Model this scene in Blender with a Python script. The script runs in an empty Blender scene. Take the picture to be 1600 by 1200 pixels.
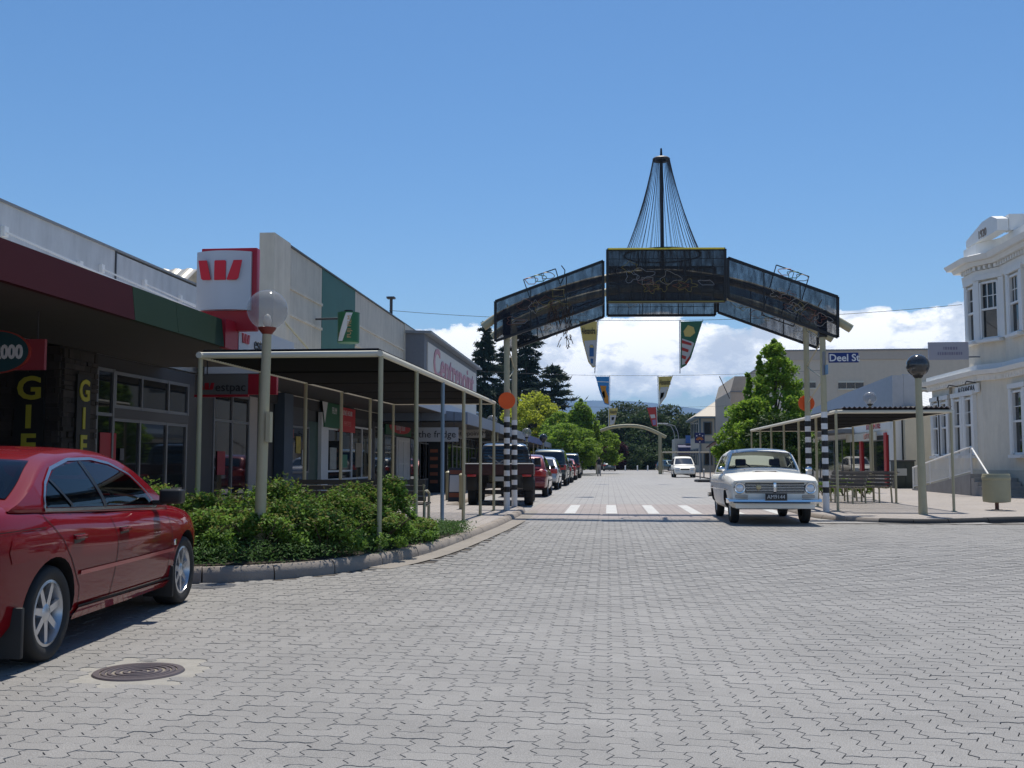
import bpy, bmesh, math, random
import numpy as np
from mathutils import Vector, Matrix
random.seed(7); RNG = np.random.default_rng(7)
SC = bpy.context.scene; COL = SC.collection
R = math.radians

# ------------------------------------------------------------------ camera
F = 1618.0; YAW = math.atan(150 / F); PITCH = math.atan(122 / F); EYE = 1.27
cd = bpy.data.cameras.new('camera'); cam = bpy.data.objects.new('camera', cd); COL.objects.link(cam)
cd.sensor_width = 36.0; cd.lens = 36.0 * F / 1600.0; cd.clip_end = 40000; cd.clip_start = 0.05
cam.location = (0, 0, EYE); cam.rotation_euler = (math.pi / 2 + PITCH, 0, YAW)
SC.camera = cam

# ------------------------------------------------------------------ sky, sun, exposure
SUN_EL, SUN_AZ = 66.0, 3.0
w = bpy.data.worlds.new('World'); SC.world = w; w.use_nodes = True
nt = w.node_tree; N = nt.nodes; Lk = nt.links; N.clear()
def nd(t, **k):
    n = N.new(t)
    for a, b in k.items(): setattr(n, a, b)
    return n
sky = nd('ShaderNodeTexSky', sky_type='NISHITA', sun_disc=False, sun_elevation=R(SUN_EL), sun_rotation=R(SUN_AZ), altitude=150, air_density=1.0, dust_density=0.25, ozone_density=3.2)
tc = nd('ShaderNodeTexCoord'); sep = nd('ShaderNodeSeparateXYZ'); Lk.new(tc.outputs['Generated'], sep.inputs[0])
# cumulus bank: noise on the view direction, allowed only in a belt above the horizon, all the way round
mp = nd('ShaderNodeMapping'); mp.inputs['Scale'].default_value = (1, 1, 1.75); mp.inputs['Location'].default_value = (0.63, 0.31, 0.0); Lk.new(tc.outputs['Generated'], mp.inputs[0])
def noise(scale, detail, rough=0.55, vec=None):
    n = nd('ShaderNodeTexNoise'); n.inputs['Scale'].default_value = scale; n.inputs['Detail'].default_value = detail; n.inputs['Roughness'].default_value = rough
    Lk.new(vec or mp.outputs[0], n.inputs['Vector']); return n
def mth(op, a, b=None, c=None):
    m = nd('ShaderNodeMath', operation=op)
    for i, v in enumerate((a, b, c)):
        if v is None: continue
        if isinstance(v, (int, float)): m.inputs[i].default_value = v
        else: Lk.new(v, m.inputs[i])
    return m.outputs[0]
def ramp(v, stops):
    r = nd('ShaderNodeValToRGB'); cr = r.color_ramp
    while len(cr.elements) < len(stops): cr.elements.new(0.5)
    for e, (p, c) in zip(cr.elements, stops): e.position = p; e.color = (c, c, c, 1) if isinstance(c, (int, float)) else (*c, 1)
    Lk.new(v, r.inputs[0]); return r.outputs[0]
n1 = noise(7.5, 12, 0.60); n2 = noise(26, 8, 0.62)
belt = ramp(sep.outputs['Z'], [(0.0, 0.0), (0.045, 0.16), (0.066, 0.42), (0.105, 0.47), (0.132, 0.40), (0.152, 0.14), (0.18, 0.0)])
dens = mth('ADD', mth('MULTIPLY', n1.outputs['Fac'], 1.0), mth('MULTIPLY', n2.outputs['Fac'], 0.16))
dens = mth('ADD', dens, mth('SUBTRACT', belt, 0.40))
cmask = ramp(dens, [(0.482, 0.0), (0.502, 0.75), (0.54, 1.0)])
cmask = mth('MULTIPLY', cmask, ramp(sep.outputs['Z'], [(0.045, 0.0), (0.075, 1.0), (0.16, 1.0), (0.19, 0.0)]))
n3 = noise(11, 8, 0.62)
ccol = ramp(mth('ADD', n3.outputs['Fac'], mth('MULTIPLY', mth('SUBTRACT', dens, 0.6), 0.35)), [(0.40, (6.8, 7.3, 8.2)), (0.47, (9.4, 9.7, 10.1)), (0.52, (13.5, 13.3, 13.0))])
mix = nd('ShaderNodeMix', data_type='RGBA'); Lk.new(cmask, mix.inputs['Factor']); hs = nd('ShaderNodeHueSaturation'); hs.inputs['Saturation'].default_value = 1.21; Lk.new(sky.outputs[0], hs.inputs['Color']); Lk.new(hs.outputs[0], mix.inputs[6]); Lk.new(ccol, mix.inputs[7])
bg = nd('ShaderNodeBackground'); bg.inputs['Strength'].default_value = 0.098; Lk.new(mix.outputs[2], bg.inputs['Color'])
wo = nd('ShaderNodeOutputWorld'); Lk.new(bg.outputs[0], wo.inputs['Surface'])
sd = bpy.data.lights.new('sun', 'SUN'); sd.energy = 4.3; sd.angle = R(0.5); sd.color = (1.0, 0.94, 0.85)
so = bpy.data.objects.new('sun', sd); COL.objects.link(so)
sv = Vector((math.sin(R(SUN_AZ)) * math.cos(R(SUN_EL)), math.cos(R(SUN_AZ)) * math.cos(R(SUN_EL)), math.sin(R(SUN_EL))))
so.rotation_euler = sv.to_track_quat('Z', 'Y').to_euler(); so.location = (0, 0, 60)
vs = SC.view_settings; vs.view_transform = 'Standard'; vs.look = 'None'; vs.exposure = 0.25; vs.gamma = 1.0; vs.use_curve_mapping = False

# ------------------------------------------------------------------ pixel -> place (pixels of the 1600x1200 photograph)
def ray(px, py):
    x = (px - 800) / F; y = -(py - 600) / F; c, s = math.cos(PITCH), math.sin(PITCH)
    f = c - s * y; u = s + c * y; ct, st = math.cos(YAW), math.sin(YAW)
    return x * ct - f * st, x * st + f * ct, u
def onz(px, py, z): X, Y, u = ray(px, py); t = (z - EYE) / u; return X * t, Y * t
def onY(px, py, Y0): X, Y, u = ray(px, py); t = Y0 / Y; return X * t, EYE + u * t
def onX(px, py, X0): X, Y, u = ray(px, py); t = X0 / X; return Y * t, EYE + u * t
def proj(X, Y, Z):
    ct, st = math.cos(YAW), math.sin(YAW); r = X * ct + Y * st; f = -X * st + Y * ct; u = Z - EYE
    c, s = math.cos(PITCH), math.sin(PITCH); f2 = f * c + u * s; u2 = -f * s + u * c
    return 800 + F * r / f2, 600 - F * u2 / f2
def gz(y):                       # the road rises a little out of the junction into the street
    t = min(1, max(0, (y - 9) / 8)); return 0.08 * t * t * (3 - 2 * t)
SW = 0.16                        # pavement level

# ------------------------------------------------------------------ materials
MATS = {}
def mat(name, col=(0.5, 0.5, 0.5), rough=0.6, metal=0.0, var=0.0, scale=4.0, bump=0.0, bscale=40.0, coat=0.0, trans=0.0, alpha=1.0, emit=None, island=0.0, spec=0.5, stain=0.0, ior=1.45):
    if name in MATS: return MATS[name]
    m = bpy.data.materials.new(name); m.use_nodes = True; t = m.node_tree; p = t.nodes['Principled BSDF']
    p.inputs['Base Color'].default_value = (*col, 1); p.inputs['Roughness'].default_value = rough; p.inputs['Metallic'].default_value = metal
    p.inputs['Coat Weight'].default_value = coat; p.inputs['Coat Roughness'].default_value = 0.04; p.inputs['Transmission Weight'].default_value = trans; p.inputs['Alpha'].default_value = alpha
    p.inputs['Specular IOR Level'].default_value = spec; p.inputs['IOR'].default_value = ior
    if emit: p.inputs['Emission Color'].default_value = (*emit, 1); p.inputs['Emission Strength'].default_value = 1.0
    def nn(tp): return t.nodes.new(tp)
    geo = nn('ShaderNodeNewGeometry'); cur = None
    def mulcol(fac_out, lo, hi):
        nonlocal cur
        mr = nn('ShaderNodeMapRange'); mr.inputs['To Min'].default_value = lo; mr.inputs['To Max'].default_value = hi; t.links.new(fac_out, mr.inputs['Value'])
        mx = nn('ShaderNodeMix'); mx.data_type = 'RGBA'; mx.blend_type = 'MULTIPLY'; mx.inputs['Factor'].default_value = 1
        if cur is None: mx.inputs[6].default_value = (*col, 1)
        else: t.links.new(cur, mx.inputs[6])
        t.links.new(mr.outputs[0], mx.inputs[7]); cur = mx.outputs[2]
    if var:
        n = nn('ShaderNodeTexNoise'); n.inputs['Scale'].default_value = scale; n.inputs['Detail'].default_value = 7; n.inputs['Roughness'].default_value = 0.65; t.links.new(geo.outputs['Position'], n.inputs['Vector'])
        mulcol(n.outputs['Fac'], 1 - var * 1.6, 1 + var * 1.6)
    if stain:                    # weather streaks running down
        mpp = nn('ShaderNodeMapping'); mpp.inputs['Scale'].default_value = (1.6, 1.6, 0.22); t.links.new(geo.outputs['Position'], mpp.inputs[0])
        n = nn('ShaderNodeTexNoise'); n.inputs['Scale'].default_value = 2.2; n.inputs['Detail'].default_value = 8; n.inputs['Roughness'].default_value = 0.7; t.links.new(mpp.outputs[0], n.inputs['Vector'])
        mulcol(n.outputs['Fac'], 1 - stain * 1.7, 1 + stain * 1.2)
    if island:
        oi = nn('ShaderNodeObjectInfo'); ad = nn('ShaderNodeMath'); ad.operation = 'ADD'; fr = nn('ShaderNodeMath'); fr.operation = 'FRACT'
        t.links.new(geo.outputs['Random Per Island'], ad.inputs[0]); t.links.new(oi.outputs['Random'], ad.inputs[1]); t.links.new(ad.outputs[0], fr.inputs[0])
        mulcol(fr.outputs[0], 1 - island, 1 + island)
    if cur is not None: t.links.new(cur, p.inputs['Base Color'])
    if bump:
        n = nn('ShaderNodeTexNoise'); n.inputs['Scale'].default_value = bscale; n.inputs['Detail'].default_value = 4; t.links.new(geo.outputs['Position'], n.inputs['Vector'])
        b = nn('ShaderNodeBump'); b.inputs['Strength'].default_value = bump; b.inputs['Distance'].default_value = 0.01; t.links.new(n.outputs['Fac'], b.inputs['Height']); t.links.new(b.outputs[0], p.inputs['Normal'])
    MATS[name] = m; return m
def leafmat(name, col, tr=0.35, var=0.35, rough=0.6, spec=0.2):
    if name in MATS: return MATS[name]
    m = mat(name, col, rough, var=0.22, scale=1.3, island=var, spec=spec); t = m.node_tree; p = t.nodes['Principled BSDF']; out = t.nodes['Material Output']
    tl = t.nodes.new('ShaderNodeBsdfTranslucent'); mx = t.nodes.new('ShaderNodeMixShader'); mx.inputs[0].default_value = tr
    src = p.inputs['Base Color'].links[0].from_socket; t.links.new(src, tl.inputs['Color'])
    t.links.new(p.outputs[0], mx.inputs[1]); t.links.new(tl.outputs[0], mx.inputs[2]); t.links.new(mx.outputs[0], out.inputs['Surface']); return m
def netmat(name, col, open_):     # woven shade cloth: part threads, part holes
    if name in MATS: return MATS[name]
    m = mat(name, col, 0.8); t = m.node_tree; p = t.nodes['Principled BSDF']; out = t.nodes['Material Output']
    tp = t.nodes.new('ShaderNodeBsdfTransparent'); mx = t.nodes.new('ShaderNodeMixShader')
    geo = t.nodes.new('ShaderNodeNewGeometry'); n = t.nodes.new('ShaderNodeTexNoise'); n.inputs['Scale'].default_value = 7; n.inputs['Detail'].default_value = 8; n.inputs['Roughness'].default_value = 0.7
    mp_ = t.nodes.new('ShaderNodeMapping'); mp_.inputs['Scale'].default_value = (1.5, 1, 0.35); t.links.new(geo.outputs['Position'], mp_.inputs[0]); t.links.new(mp_.outputs[0], n.inputs['Vector'])
    mr = t.nodes.new('ShaderNodeMapRange'); mr.inputs['From Min'].default_value = 0.3; mr.inputs['From Max'].default_value = 0.7; mr.inputs['To Min'].default_value = max(0, open_ - 0.16); mr.inputs['To Max'].default_value = min(1, open_ + 0.16); t.links.new(n.outputs['Fac'], mr.inputs['Value'])
    t.links.new(mr.outputs[0], mx.inputs[0]); t.links.new(p.outputs[0], mx.inputs[1]); t.links.new(tp.outputs[0], mx.inputs[2]); t.links.new(mx.outputs[0], out.inputs['Surface']); return m

cream = mat('cream_paint', (0.42, 0.385, 0.25), 0.45, var=0.08, scale=9)
creamw = mat('off_white_trim', (0.66, 0.63, 0.52), 0.5, var=0.06)
white = mat('white_paint', (0.78, 0.78, 0.76), 0.5, var=0.04)
black = mat('black_paint', (0.015, 0.015, 0.016), 0.45)
darkg = mat('dark_grey', (0.05, 0.05, 0.055), 0.5, var=0.1)
midg = mat('mid_grey', (0.22, 0.23, 0.24), 0.5, var=0.08)
alu = mat('aluminium', (0.22, 0.225, 0.235), 0.42, 0.6)
glass = mat('shop_glass', (0.012, 0.015, 0.017), 0.03, spec=0.7)
conc = mat('concrete', (0.56, 0.52, 0.44), 0.85, var=0.14, scale=1.4, bump=0.25, bscale=60, stain=0.2)
chrome = mat('chrome', (0.75, 0.76, 0.78), 0.12, 1.0)
tyre_m = mat('tyre_rubber', (0.018, 0.018, 0.018), 0.75)
rim_m = mat('alloy_wheel', (0.55, 0.56, 0.58), 0.28, 0.85)
tglass = None
cglass = mat('car_glass', (0.010, 0.016, 0.022), 0.02, spec=0.8, coat=0.5)
redl = mat('tail_lamp_red', (0.45, 0.02, 0.02), 0.2, coat=0.6)
lampc = mat('lamp_glass', (0.75, 0.77, 0.8), 0.08, 0.3)
ambl = mat('indicator_amber', (0.7, 0.25, 0.03), 0.25)
wood = mat('bench_timber', (0.10, 0.085, 0.07), 0.7, var=0.2, scale=6)
bark = mat('bark', (0.09, 0.065, 0.045), 0.9, var=0.2, bump=0.5, bscale=12)
ironm = mat('cast_iron', (0.12, 0.10, 0.10), 0.45, 0.4, var=0.2, scale=12)

# ------------------------------------------------------------------ object helpers
ORI = {}
def link(name, me, m=None, parent=None, smooth=None):
    o = bpy.data.objects.new(name, me); COL.objects.link(o)
    if m is not None and len(me.materials) == 0: me.materials.append(m)
    if parent is not None: o.parent = parent
    if smooth is not None:
        me.shade_smooth()
        if smooth > 0: me.set_sharp_from_angle(angle=R(smooth))
    return o
def tag(o, label, cat, group=None):
    o['label'] = label; o['category'] = cat
    if group: o['group'] = group
    return o
def struct(o): o['kind'] = 'structure'; return o
def stuff(o): o['kind'] = 'stuff'; return o
def thing(name, label, cat, loc=(0, 0, 0), rz=0.0, group=None, local=False):
    o = bpy.data.objects.new(name, None); COL.objects.link(o); o.location = loc; o.rotation_euler = (0, 0, rz); o.empty_display_size = 0.2
    ORI[o.name] = Vector((0, 0, 0)) if local else Vector(loc)
    return tag(o, label, cat, group)
def origin_of(p):
    while p is not None and p.name not in ORI and p.parent is not None: p = p.parent
    return ORI.get(p.name, Vector((0, 0, 0))) if p is not None else Vector((0, 0, 0))
class MB:
    def __init__(s): s.v = []; s.f = []; s.mi = []; s.cur = 0
    def add(s, vs_, fs):
        b = len(s.v); s.v += [tuple(q) for q in vs_]; s.f += [tuple(b + i for i in f) for f in fs]; s.mi += [s.cur] * len(fs); return s
    def box(s, a, b):
        x0, y0, z0 = (min(a[i], b[i]) for i in range(3)); x1, y1, z1 = (max(a[i], b[i]) for i in range(3))
        return s.add([(x0, y0, z0), (x1, y0, z0), (x1, y1, z0), (x0, y1, z0), (x0, y0, z1), (x1, y0, z1), (x1, y1, z1), (x0, y1, z1)],
                     [(0, 3, 2, 1), (4, 5, 6, 7), (0, 1, 5, 4), (1, 2, 6, 5), (2, 3, 7, 6), (3, 0, 4, 7)])
    def bar(s, p, q, w_, h_=None, up=(0, 0, 1)):         # rectangular bar from p to q
        h_ = h_ or w_; p = Vector(p); q = Vector(q); d = (q - p).normalized(); u = Vector(up)
        if abs(d.dot(u)) > 0.98: u = Vector((0, 1, 0))
        sd_ = d.cross(u).normalized() * w_ / 2; u = sd_.cross(d).normalized() * h_ / 2
        return s.add([p - sd_ - u, p + sd_ - u, p + sd_ + u, p - sd_ + u, q - sd_ - u, q + sd_ - u, q + sd_ + u, q - sd_ + u],
                     [(0, 1, 2, 3), (7, 6, 5, 4), (0, 4, 5, 1), (1, 5, 6, 2), (2, 6, 7, 3), (3, 7, 4, 0)])
    def tube(s, pts, r, n=8, caps=True):
        pts = [Vector(p) for p in pts]; rs = r if isinstance(r, (list, tuple)) else [r] * len(pts); b = len(s.v); ref = None
        for i, p in enumerate(pts):
            d = (pts[min(i + 1, len(pts) - 1)] - pts[max(i - 1, 0)]).normalized()
            if ref is None: ref = Vector((1, 0, 0)) if abs(d.x) < 0.9 else Vector((0, 1, 0))
            a = (ref - d * ref.dot(d)).normalized(); ref = a; c = d.cross(a)
            for k in range(n):
                t = 2 * math.pi * k / n; s.v.append(tuple(p + (a * math.cos(t) + c * math.sin(t)) * rs[i]))
        for i in range(len(pts) - 1):
            for k in range(n):
                k2 = (k + 1) % n; s.f.append((b + i * n + k, b + i * n + k2, b + (i + 1) * n + k2, b + (i + 1) * n + k)); s.mi.append(s.cur)
        if caps:
            s.f.append(tuple(b + k for k in range(n))[::-1]); s.f.append(tuple(b + (len(pts) - 1) * n + k for k in range(n))); s.mi += [s.cur] * 2
        return s
    def lathe(s, prof, c=(0, 0, 0), axis='z', n=24):       # prof: (radius, height)
        b = len(s.v)
        for (r_, h_) in prof:
            for k in range(n):
                t = 2 * math.pi * k / n; x, y = r_ * math.cos(t), r_ * math.sin(t)
                p = (x, y, h_) if axis == 'z' else ((x, h_, y) if axis == 'y' else (h_, x, y))
                s.v.append((c[0] + p[0], c[1] + p[1], c[2] + p[2]))
        for i in range(len(prof) - 1):
            for k in range(n):
                k2 = (k + 1) % n; q = (b + i * n + k, b + i * n + k2, b + (i + 1) * n + k2, b + (i + 1) * n + k)
                s.f.append(q if axis != 'y' else q[::-1]); s.mi.append(s.cur)
        return s
    def prism(s, poly, z0, z1, axis='z'):                  # poly extruded along an axis
        n = len(poly)
        def mk(a, b_, h_): return (a, b_, h_) if axis == 'z' else ((a, h_, b_) if axis == 'y' else (h_, a, b_))
        return s.add([mk(a, b_, z0) for a, b_ in poly] + [mk(a, b_, z1) for a, b_ in poly],
                     [tuple(range(n))[::-1], tuple(range(n, 2 * n))] + [(i, (i + 1) % n, n + (i + 1) % n, n + i) for i in range(n)])
    def grid(s, rows, closed=False):                       # rows: list of equal-length point lists
        b = len(s.v); m_ = len(rows[0])
        for r_ in rows: s.v += [tuple(q) for q in r_]
        for i in range(len(rows) - 1):
            for j in range(m_ if closed else m_ - 1):
                j2 = (j + 1) % m_; s.f.append((b + i * m_ + j, b + i * m_ + j2, b + (i + 1) * m_ + j2, b + (i + 1) * m_ + j)); s.mi.append(s.cur)
        return s
    def build(s, name, m, parent=None, smooth=None, fix=True):
        o_ = origin_of(parent); me = bpy.data.meshes.new(name)
        me.from_pydata([(a - o_.x, b - o_.y, c - o_.z) for a, b, c in s.v], [], s.f)
        if isinstance(m, (list, tuple)):
            for q in m: me.materials.append(q)
            me.polygons.foreach_set('material_index', s.mi)
        else: me.materials.append(m)
        if fix:
            bm = bmesh.new(); bm.from_mesh(me); bmesh.ops.recalc_face_normals(bm, faces=bm.faces); bm.to_mesh(me); bm.free()
        me.update(); return link(name, me, None, parent, smooth)
def box(name, a, b, m, parent=None): return MB().box(a, b).build(name, m, parent, fix=False)
def tube(name, pts, r, m, parent=None, n=8): return MB().tube(pts, r, n).build(name, m, parent, 40)
def text(name, body, size, loc, face, m, parent=None, depth=0.01, sx=1.0, align='CENTER', up=None, bold=0.0, shear=0.0):
    """face: unit normal the lettering faces (horizontal)"""
    cu = bpy.data.curves.new(name, 'FONT'); cu.body = body; cu.size = size; cu.extrude = depth; cu.align_x = align; cu.align_y = 'CENTER'; cu.offset = bold; cu.shear = shear; cu.resolution_u = 3
    o = bpy.data.objects.new(name, cu); COL.objects.link(o); bpy.context.view_layer.update()
    me = bpy.data.meshes.new_from_object(o.evaluated_get(bpy.context.evaluated_depsgraph_get())); COL.objects.unlink(o); bpy.data.objects.remove(o)
    nrm = Vector(face).normalized(); u = Vector(up or (0, 0, 1)); rt = u.cross(nrm).normalized(); u = nrm.cross(rt)
    L = Vector(loc) - origin_of(parent); M4 = Matrix(((rt.x * sx, u.x, nrm.x, L.x), (rt.y * sx, u.y, nrm.y, L.y), (rt.z * sx, u.z, nrm.z, L.z), (0, 0, 0, 1)))
    me.transform(M4); me.materials.clear(); me.materials.append(m); me.name = name
    return link(name, me, None, parent)
def copy_tree(o, parent=None):
    c = o.copy(); COL.objects.link(c)
    if parent is not None: c.parent = parent
    if o.name in ORI: ORI[c.name] = ORI[o.name]
    for ch in list(o.children): copy_tree(ch, c)
    return c
def rawmesh(name, V, sizes, loops, m):
    me = bpy.data.meshes.new(name); me.vertices.add(len(V)); me.vertices.foreach_set('co', np.asarray(V, np.float32).ravel())
    me.loops.add(len(loops)); me.loops.foreach_set('vertex_index', np.asarray(loops, np.int32)); me.polygons.add(len(sizes))
    st = np.concatenate(([0], np.cumsum(sizes)[:-1])); me.polygons.foreach_set('loop_start', st.astype(np.int32)); me.update(calc_edges=True); me.validate(); me.shade_flat(); me.materials.append(m); return me

def window_glass(name, tint, gloss=0.02, ior=1.45):      # see-through tinted glass
    m = bpy.data.materials.new(name); m.use_nodes = True; t = m.node_tree; t.nodes.clear(); out = t.nodes.new('ShaderNodeOutputMaterial'); tr = t.nodes.new('ShaderNodeBsdfTransparent'); tr.inputs[0].default_value = (*tint, 1); gl = t.nodes.new('ShaderNodeBsdfGlossy'); gl.inputs['Roughness'].default_value = gloss; fr = t.nodes.new('ShaderNodeFresnel'); fr.inputs['IOR'].default_value = ior; mx = t.nodes.new('ShaderNodeMixShader'); t.links.new(fr.outputs[0], mx.inputs[0]); t.links.new(tr.outputs[0], mx.inputs[1]); t.links.new(gl.outputs[0], mx.inputs[2]); t.links.new(mx.outputs[0], out.inputs[0]); return m
tglass = window_glass('car_window_tinted', (.16, .19, .21), ior=1.40); clearg = window_glass('car_window_clear', (.55, .60, .60))
# ================================================================== THE SETTING
def dens(pl, step):                # resample a polyline by arc length
    pts = [Vector((a, b)) for a, b in pl]; out = [pts[0].copy()]; acc = 0.0
    for p, q in zip(pts, pts[1:]):
        L = (q - p).length; n = max(1, int(round(L / step)))
        for i in range(1, n + 1): out.append(p.lerp(q, i / n))
    return out
def smooth_pl(pl, it=2):
    for _ in range(it):
        o = [pl[0]]
        for p, q in zip(pl, pl[1:]): o += [(p[0] * .75 + q[0] * .25, p[1] * .75 + q[1] * .25), (p[0] * .25 + q[0] * .75, p[1] * .25 + q[1] * .75)]
        pl = o + [pl[-1]]
    return pl
def offset(pts, d):                # to the left of travel for d > 0
    out = []
    for i, p in enumerate(pts):
        t = (pts[min(i + 1, len(pts) - 1)] - pts[max(i - 1, 0)]).normalized(); out.append(p + Vector((-t.y, t.x)) * d)
    return out
KL = smooth_pl([(-60, 10.0), (-9, 10.25), (-5.2, 10.38), (-4.1, 10.66), (-3.3, 11.25), (-2.75, 12.25), (-2.42, 13.6), (-2.24, 15.2), (-2.1, 17.5), (-2.0, 20), (-1.97, 22.5), (-1.94, 24.6), (-2.1, 25.9), (-2.9, 26.5), (-4.0, 26.7), (-4.2, 27.6), (-4.2, 60), (-4.2, 150)])
KR = smooth_pl([(60, 23.5), (10.5, 22.6), (8.4, 22.0), (7.0, 21.2), (6.0, 20.85), (5.2, 21.2), (4.55, 22.0), (4.3, 23.2), (4.3, 27), (4.35, 38), (4.7, 40.5), (6.3, 42), (6.9, 43.5), (6.9, 60), (6.9, 150)])
KLp = dens(KL, 0.35); KRp = dens(KR, 0.35)

gm = mat('dry_grass_ground', (0.13, 0.13, 0.07), 0.95, var=0.25, scale=0.02)
g = MB(); g.add([(-8000, -8000, -0.06), (8000, -8000, -0.06), (8000, 8000, -0.06), (-8000, 8000, -0.06)], [(0, 1, 2, 3)])
struct(g.build('ground', gm))

# paving colour shared by the built blocks and the far street
def paving(name, col, lines):
    m = mat(name, col, 0.62, var=0.07, scale=0.35, island=0.05, bump=0.2, bscale=160, spec=0.55); t = m.node_tree; p = t.nodes['Principled BSDF']; src = p.inputs['Base Color'].links[0].from_socket
    geo = t.nodes.new('ShaderNodeNewGeometry')
    def mul(fac, lo, hi, fmin=0.0, fmax=1.0):
        nonlocal src
        mr = t.nodes.new('ShaderNodeMapRange'); mr.inputs['From Min'].default_value = fmin; mr.inputs['From Max'].default_value = fmax; mr.inputs['To Min'].default_value = lo; mr.inputs['To Max'].default_value = hi; t.links.new(fac, mr.inputs['Value'])
        mx = t.nodes.new('ShaderNodeMix'); mx.data_type = 'RGBA'; mx.blend_type = 'MULTIPLY'; mx.inputs['Factor'].default_value = 1; t.links.new(src, mx.inputs[6]); t.links.new(mr.outputs[0], mx.inputs[7]); src = mx.outputs[2]
    n = t.nodes.new('ShaderNodeTexNoise'); n.inputs['Scale'].default_value = 190; n.inputs['Detail'].default_value = 2; t.links.new(geo.outputs['Position'], n.inputs['Vector']); mul(n.outputs['Fac'], 0.52, 1.48, 0.25, 0.75)
    v = t.nodes.new('ShaderNodeTexVoronoi'); v.inputs['Scale'].default_value = 55; t.links.new(geo.outputs['Position'], v.inputs['Vector']); mul(v.outputs['Distance'], 1.9, 1.0, 0.03, 0.10)
    st_ = t.nodes.new('ShaderNodeTexNoise'); st_.inputs['Scale'].default_value = 0.9; st_.inputs['Detail'].default_value = 9; st_.inputs['Roughness'].default_value = 0.72; t.links.new(geo.outputs['Position'], st_.inputs['Vector']); mul(st_.outputs['Fac'], 0.90, 1.05, 0.36, 0.6)
    ol = t.nodes.new('ShaderNodeTexNoise'); ol.inputs['Scale'].default_value = 0.23; ol.inputs['Detail'].default_value = 3; t.links.new(geo.outputs['Position'], ol.inputs['Vector']); mul(ol.outputs['Fac'], 0.95, 1.05, 0.35, 0.65)
    sp_ = t.nodes.new('ShaderNodeTexVoronoi'); sp_.inputs['Scale'].default_value = 1.15; t.links.new(geo.outputs['Position'], sp_.inputs['Vector']); mul(sp_.outputs['Distance'], 0.62, 1.0, 0.02, 0.09)
    if lines:
        mpn = t.nodes.new('ShaderNodeMapping'); mpn.inputs['Rotation'].default_value = (0, 0, R(90)); t.links.new(geo.outputs['Position'], mpn.inputs[0])
        br = t.nodes.new('ShaderNodeTexBrick'); br.inputs['Scale'].default_value = 1.0; br.inputs['Brick Width'].default_value = 0.22; br.inputs['Row Height'].default_value = 0.22; br.inputs['Mortar Size'].default_value = 0.014; br.inputs['Mortar Smooth'].default_value = 0.3
        t.links.new(mpn.outputs[0], br.inputs['Vector']); mul(br.outputs['Fac'], 1.0, lines)
    t.links.new(src, p.inputs['Base Color']); return m
pav = paving('paver_concrete', (0.236, 0.228, 0.214), 0)
pavfar = paving('paving_far', (0.292, 0.281, 0.264), 0.70)
redpav = paving('paving_red', (0.31, 0.265, 0.24), 0.72)
swpav = paving('footpath_paving', (0.33, 0.295, 0.265), 0.7)
jointm = mat('joint_sand', (0.085, 0.075, 0.065), 0.95, var=0.2, scale=3)

def ysheet(name, x0, x1, ys, m, dz=0.0):
    b = MB(); rows = [[(x0, y, gz(y) + dz), (x1, y, gz(y) + dz)] for y in ys]; b.grid(rows); return b.build(name, m, fix=False)
ys = [-40, 0, 3, 6] + [9 + 0.5 * i for i in range(17)] + [17.5, 21.5]
struct(ysheet('road', -70, 70, ys + [24], pavfar, -0.028))
struct(ysheet('street', -4.6, 7.4, [20.9, 24, 29, 40, 60, 90, 120, 170], pavfar, -0.002))
struct(ysheet('cross_road', -120, 120, [146.5, 154], pavfar, 0.004))
# --- interlocking blocks, laid in herringbone
U = 0.112
def wig(a, b, vert):
    a = np.array(a, float); b = np.array(b, float); d = b - a
    amp = 0.017 if vert else 0.007; sgn = 1 if d.sum() > 0 else -1
    nrm = np.array([1, 0]) if vert else np.array([0, 1])
    ks = [(0.32, amp), (0.68, -amp)] if sgn > 0 else [(0.32, -amp), (0.68, amp)]
    return [a] + [a + d * k + nrm * o for k, o in ks]
def block_outline(horiz):
    W_, H_ = (2, 1) if horiz else (1, 2); pts = []
    for i in range(W_): pts += wig((i * U, 0), ((i + 1) * U, 0), False)
    for j in range(H_): pts += wig((W_ * U, j * U), (W_ * U, (j + 1) * U), True)
    for i in range(W_, 0, -1): pts += wig((i * U, H_ * U), ((i - 1) * U, H_ * U), False)
    for j in range(H_, 0, -1): pts += wig((0, j * U), (0, (j - 1) * U), True)
    P = np.array(pts); c = np.array([W_ * U / 2, H_ * U / 2]); hs = c.copy()
    e1 = np.roll(P, -1, 0) - P; e1 /= np.linalg.norm(e1, axis=1)[:, None]; e0 = np.roll(e1, 1, 0); n1_ = np.c_[-e1[:, 1], e1[:, 0]]; n0_ = np.c_[-e0[:, 1], e0[:, 0]]; nn_ = n0_ + n1_; nn_ /= (nn_ * n1_).sum(1)[:, None]
    def ins(q): return P + nn_ * q
    return c, ins
def block_template(horiz):
    c, ins = block_outline(horiz); n = 18
    top = ins(0.0030) - c; rim = ins(0.0021) - c
    V = np.concatenate([np.c_[top, np.zeros(n)], np.c_[rim, np.full(n, -0.0018)], np.c_[rim, np.full(n, -0.02)]])
    loops = list(range(n)); sizes = [n]
    for r0 in (0, n):
        for i in range(n): j = (i + 1) % n; loops += [r0 + i, r0 + n + i, r0 + n + j, r0 + j]; sizes.append(4)
    return c, V, np.array(loops), sizes
TB = {h: block_template(h) for h in (True, False)}
from bisect import bisect
kl_y = [p.y for p in KLp]; 
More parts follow.
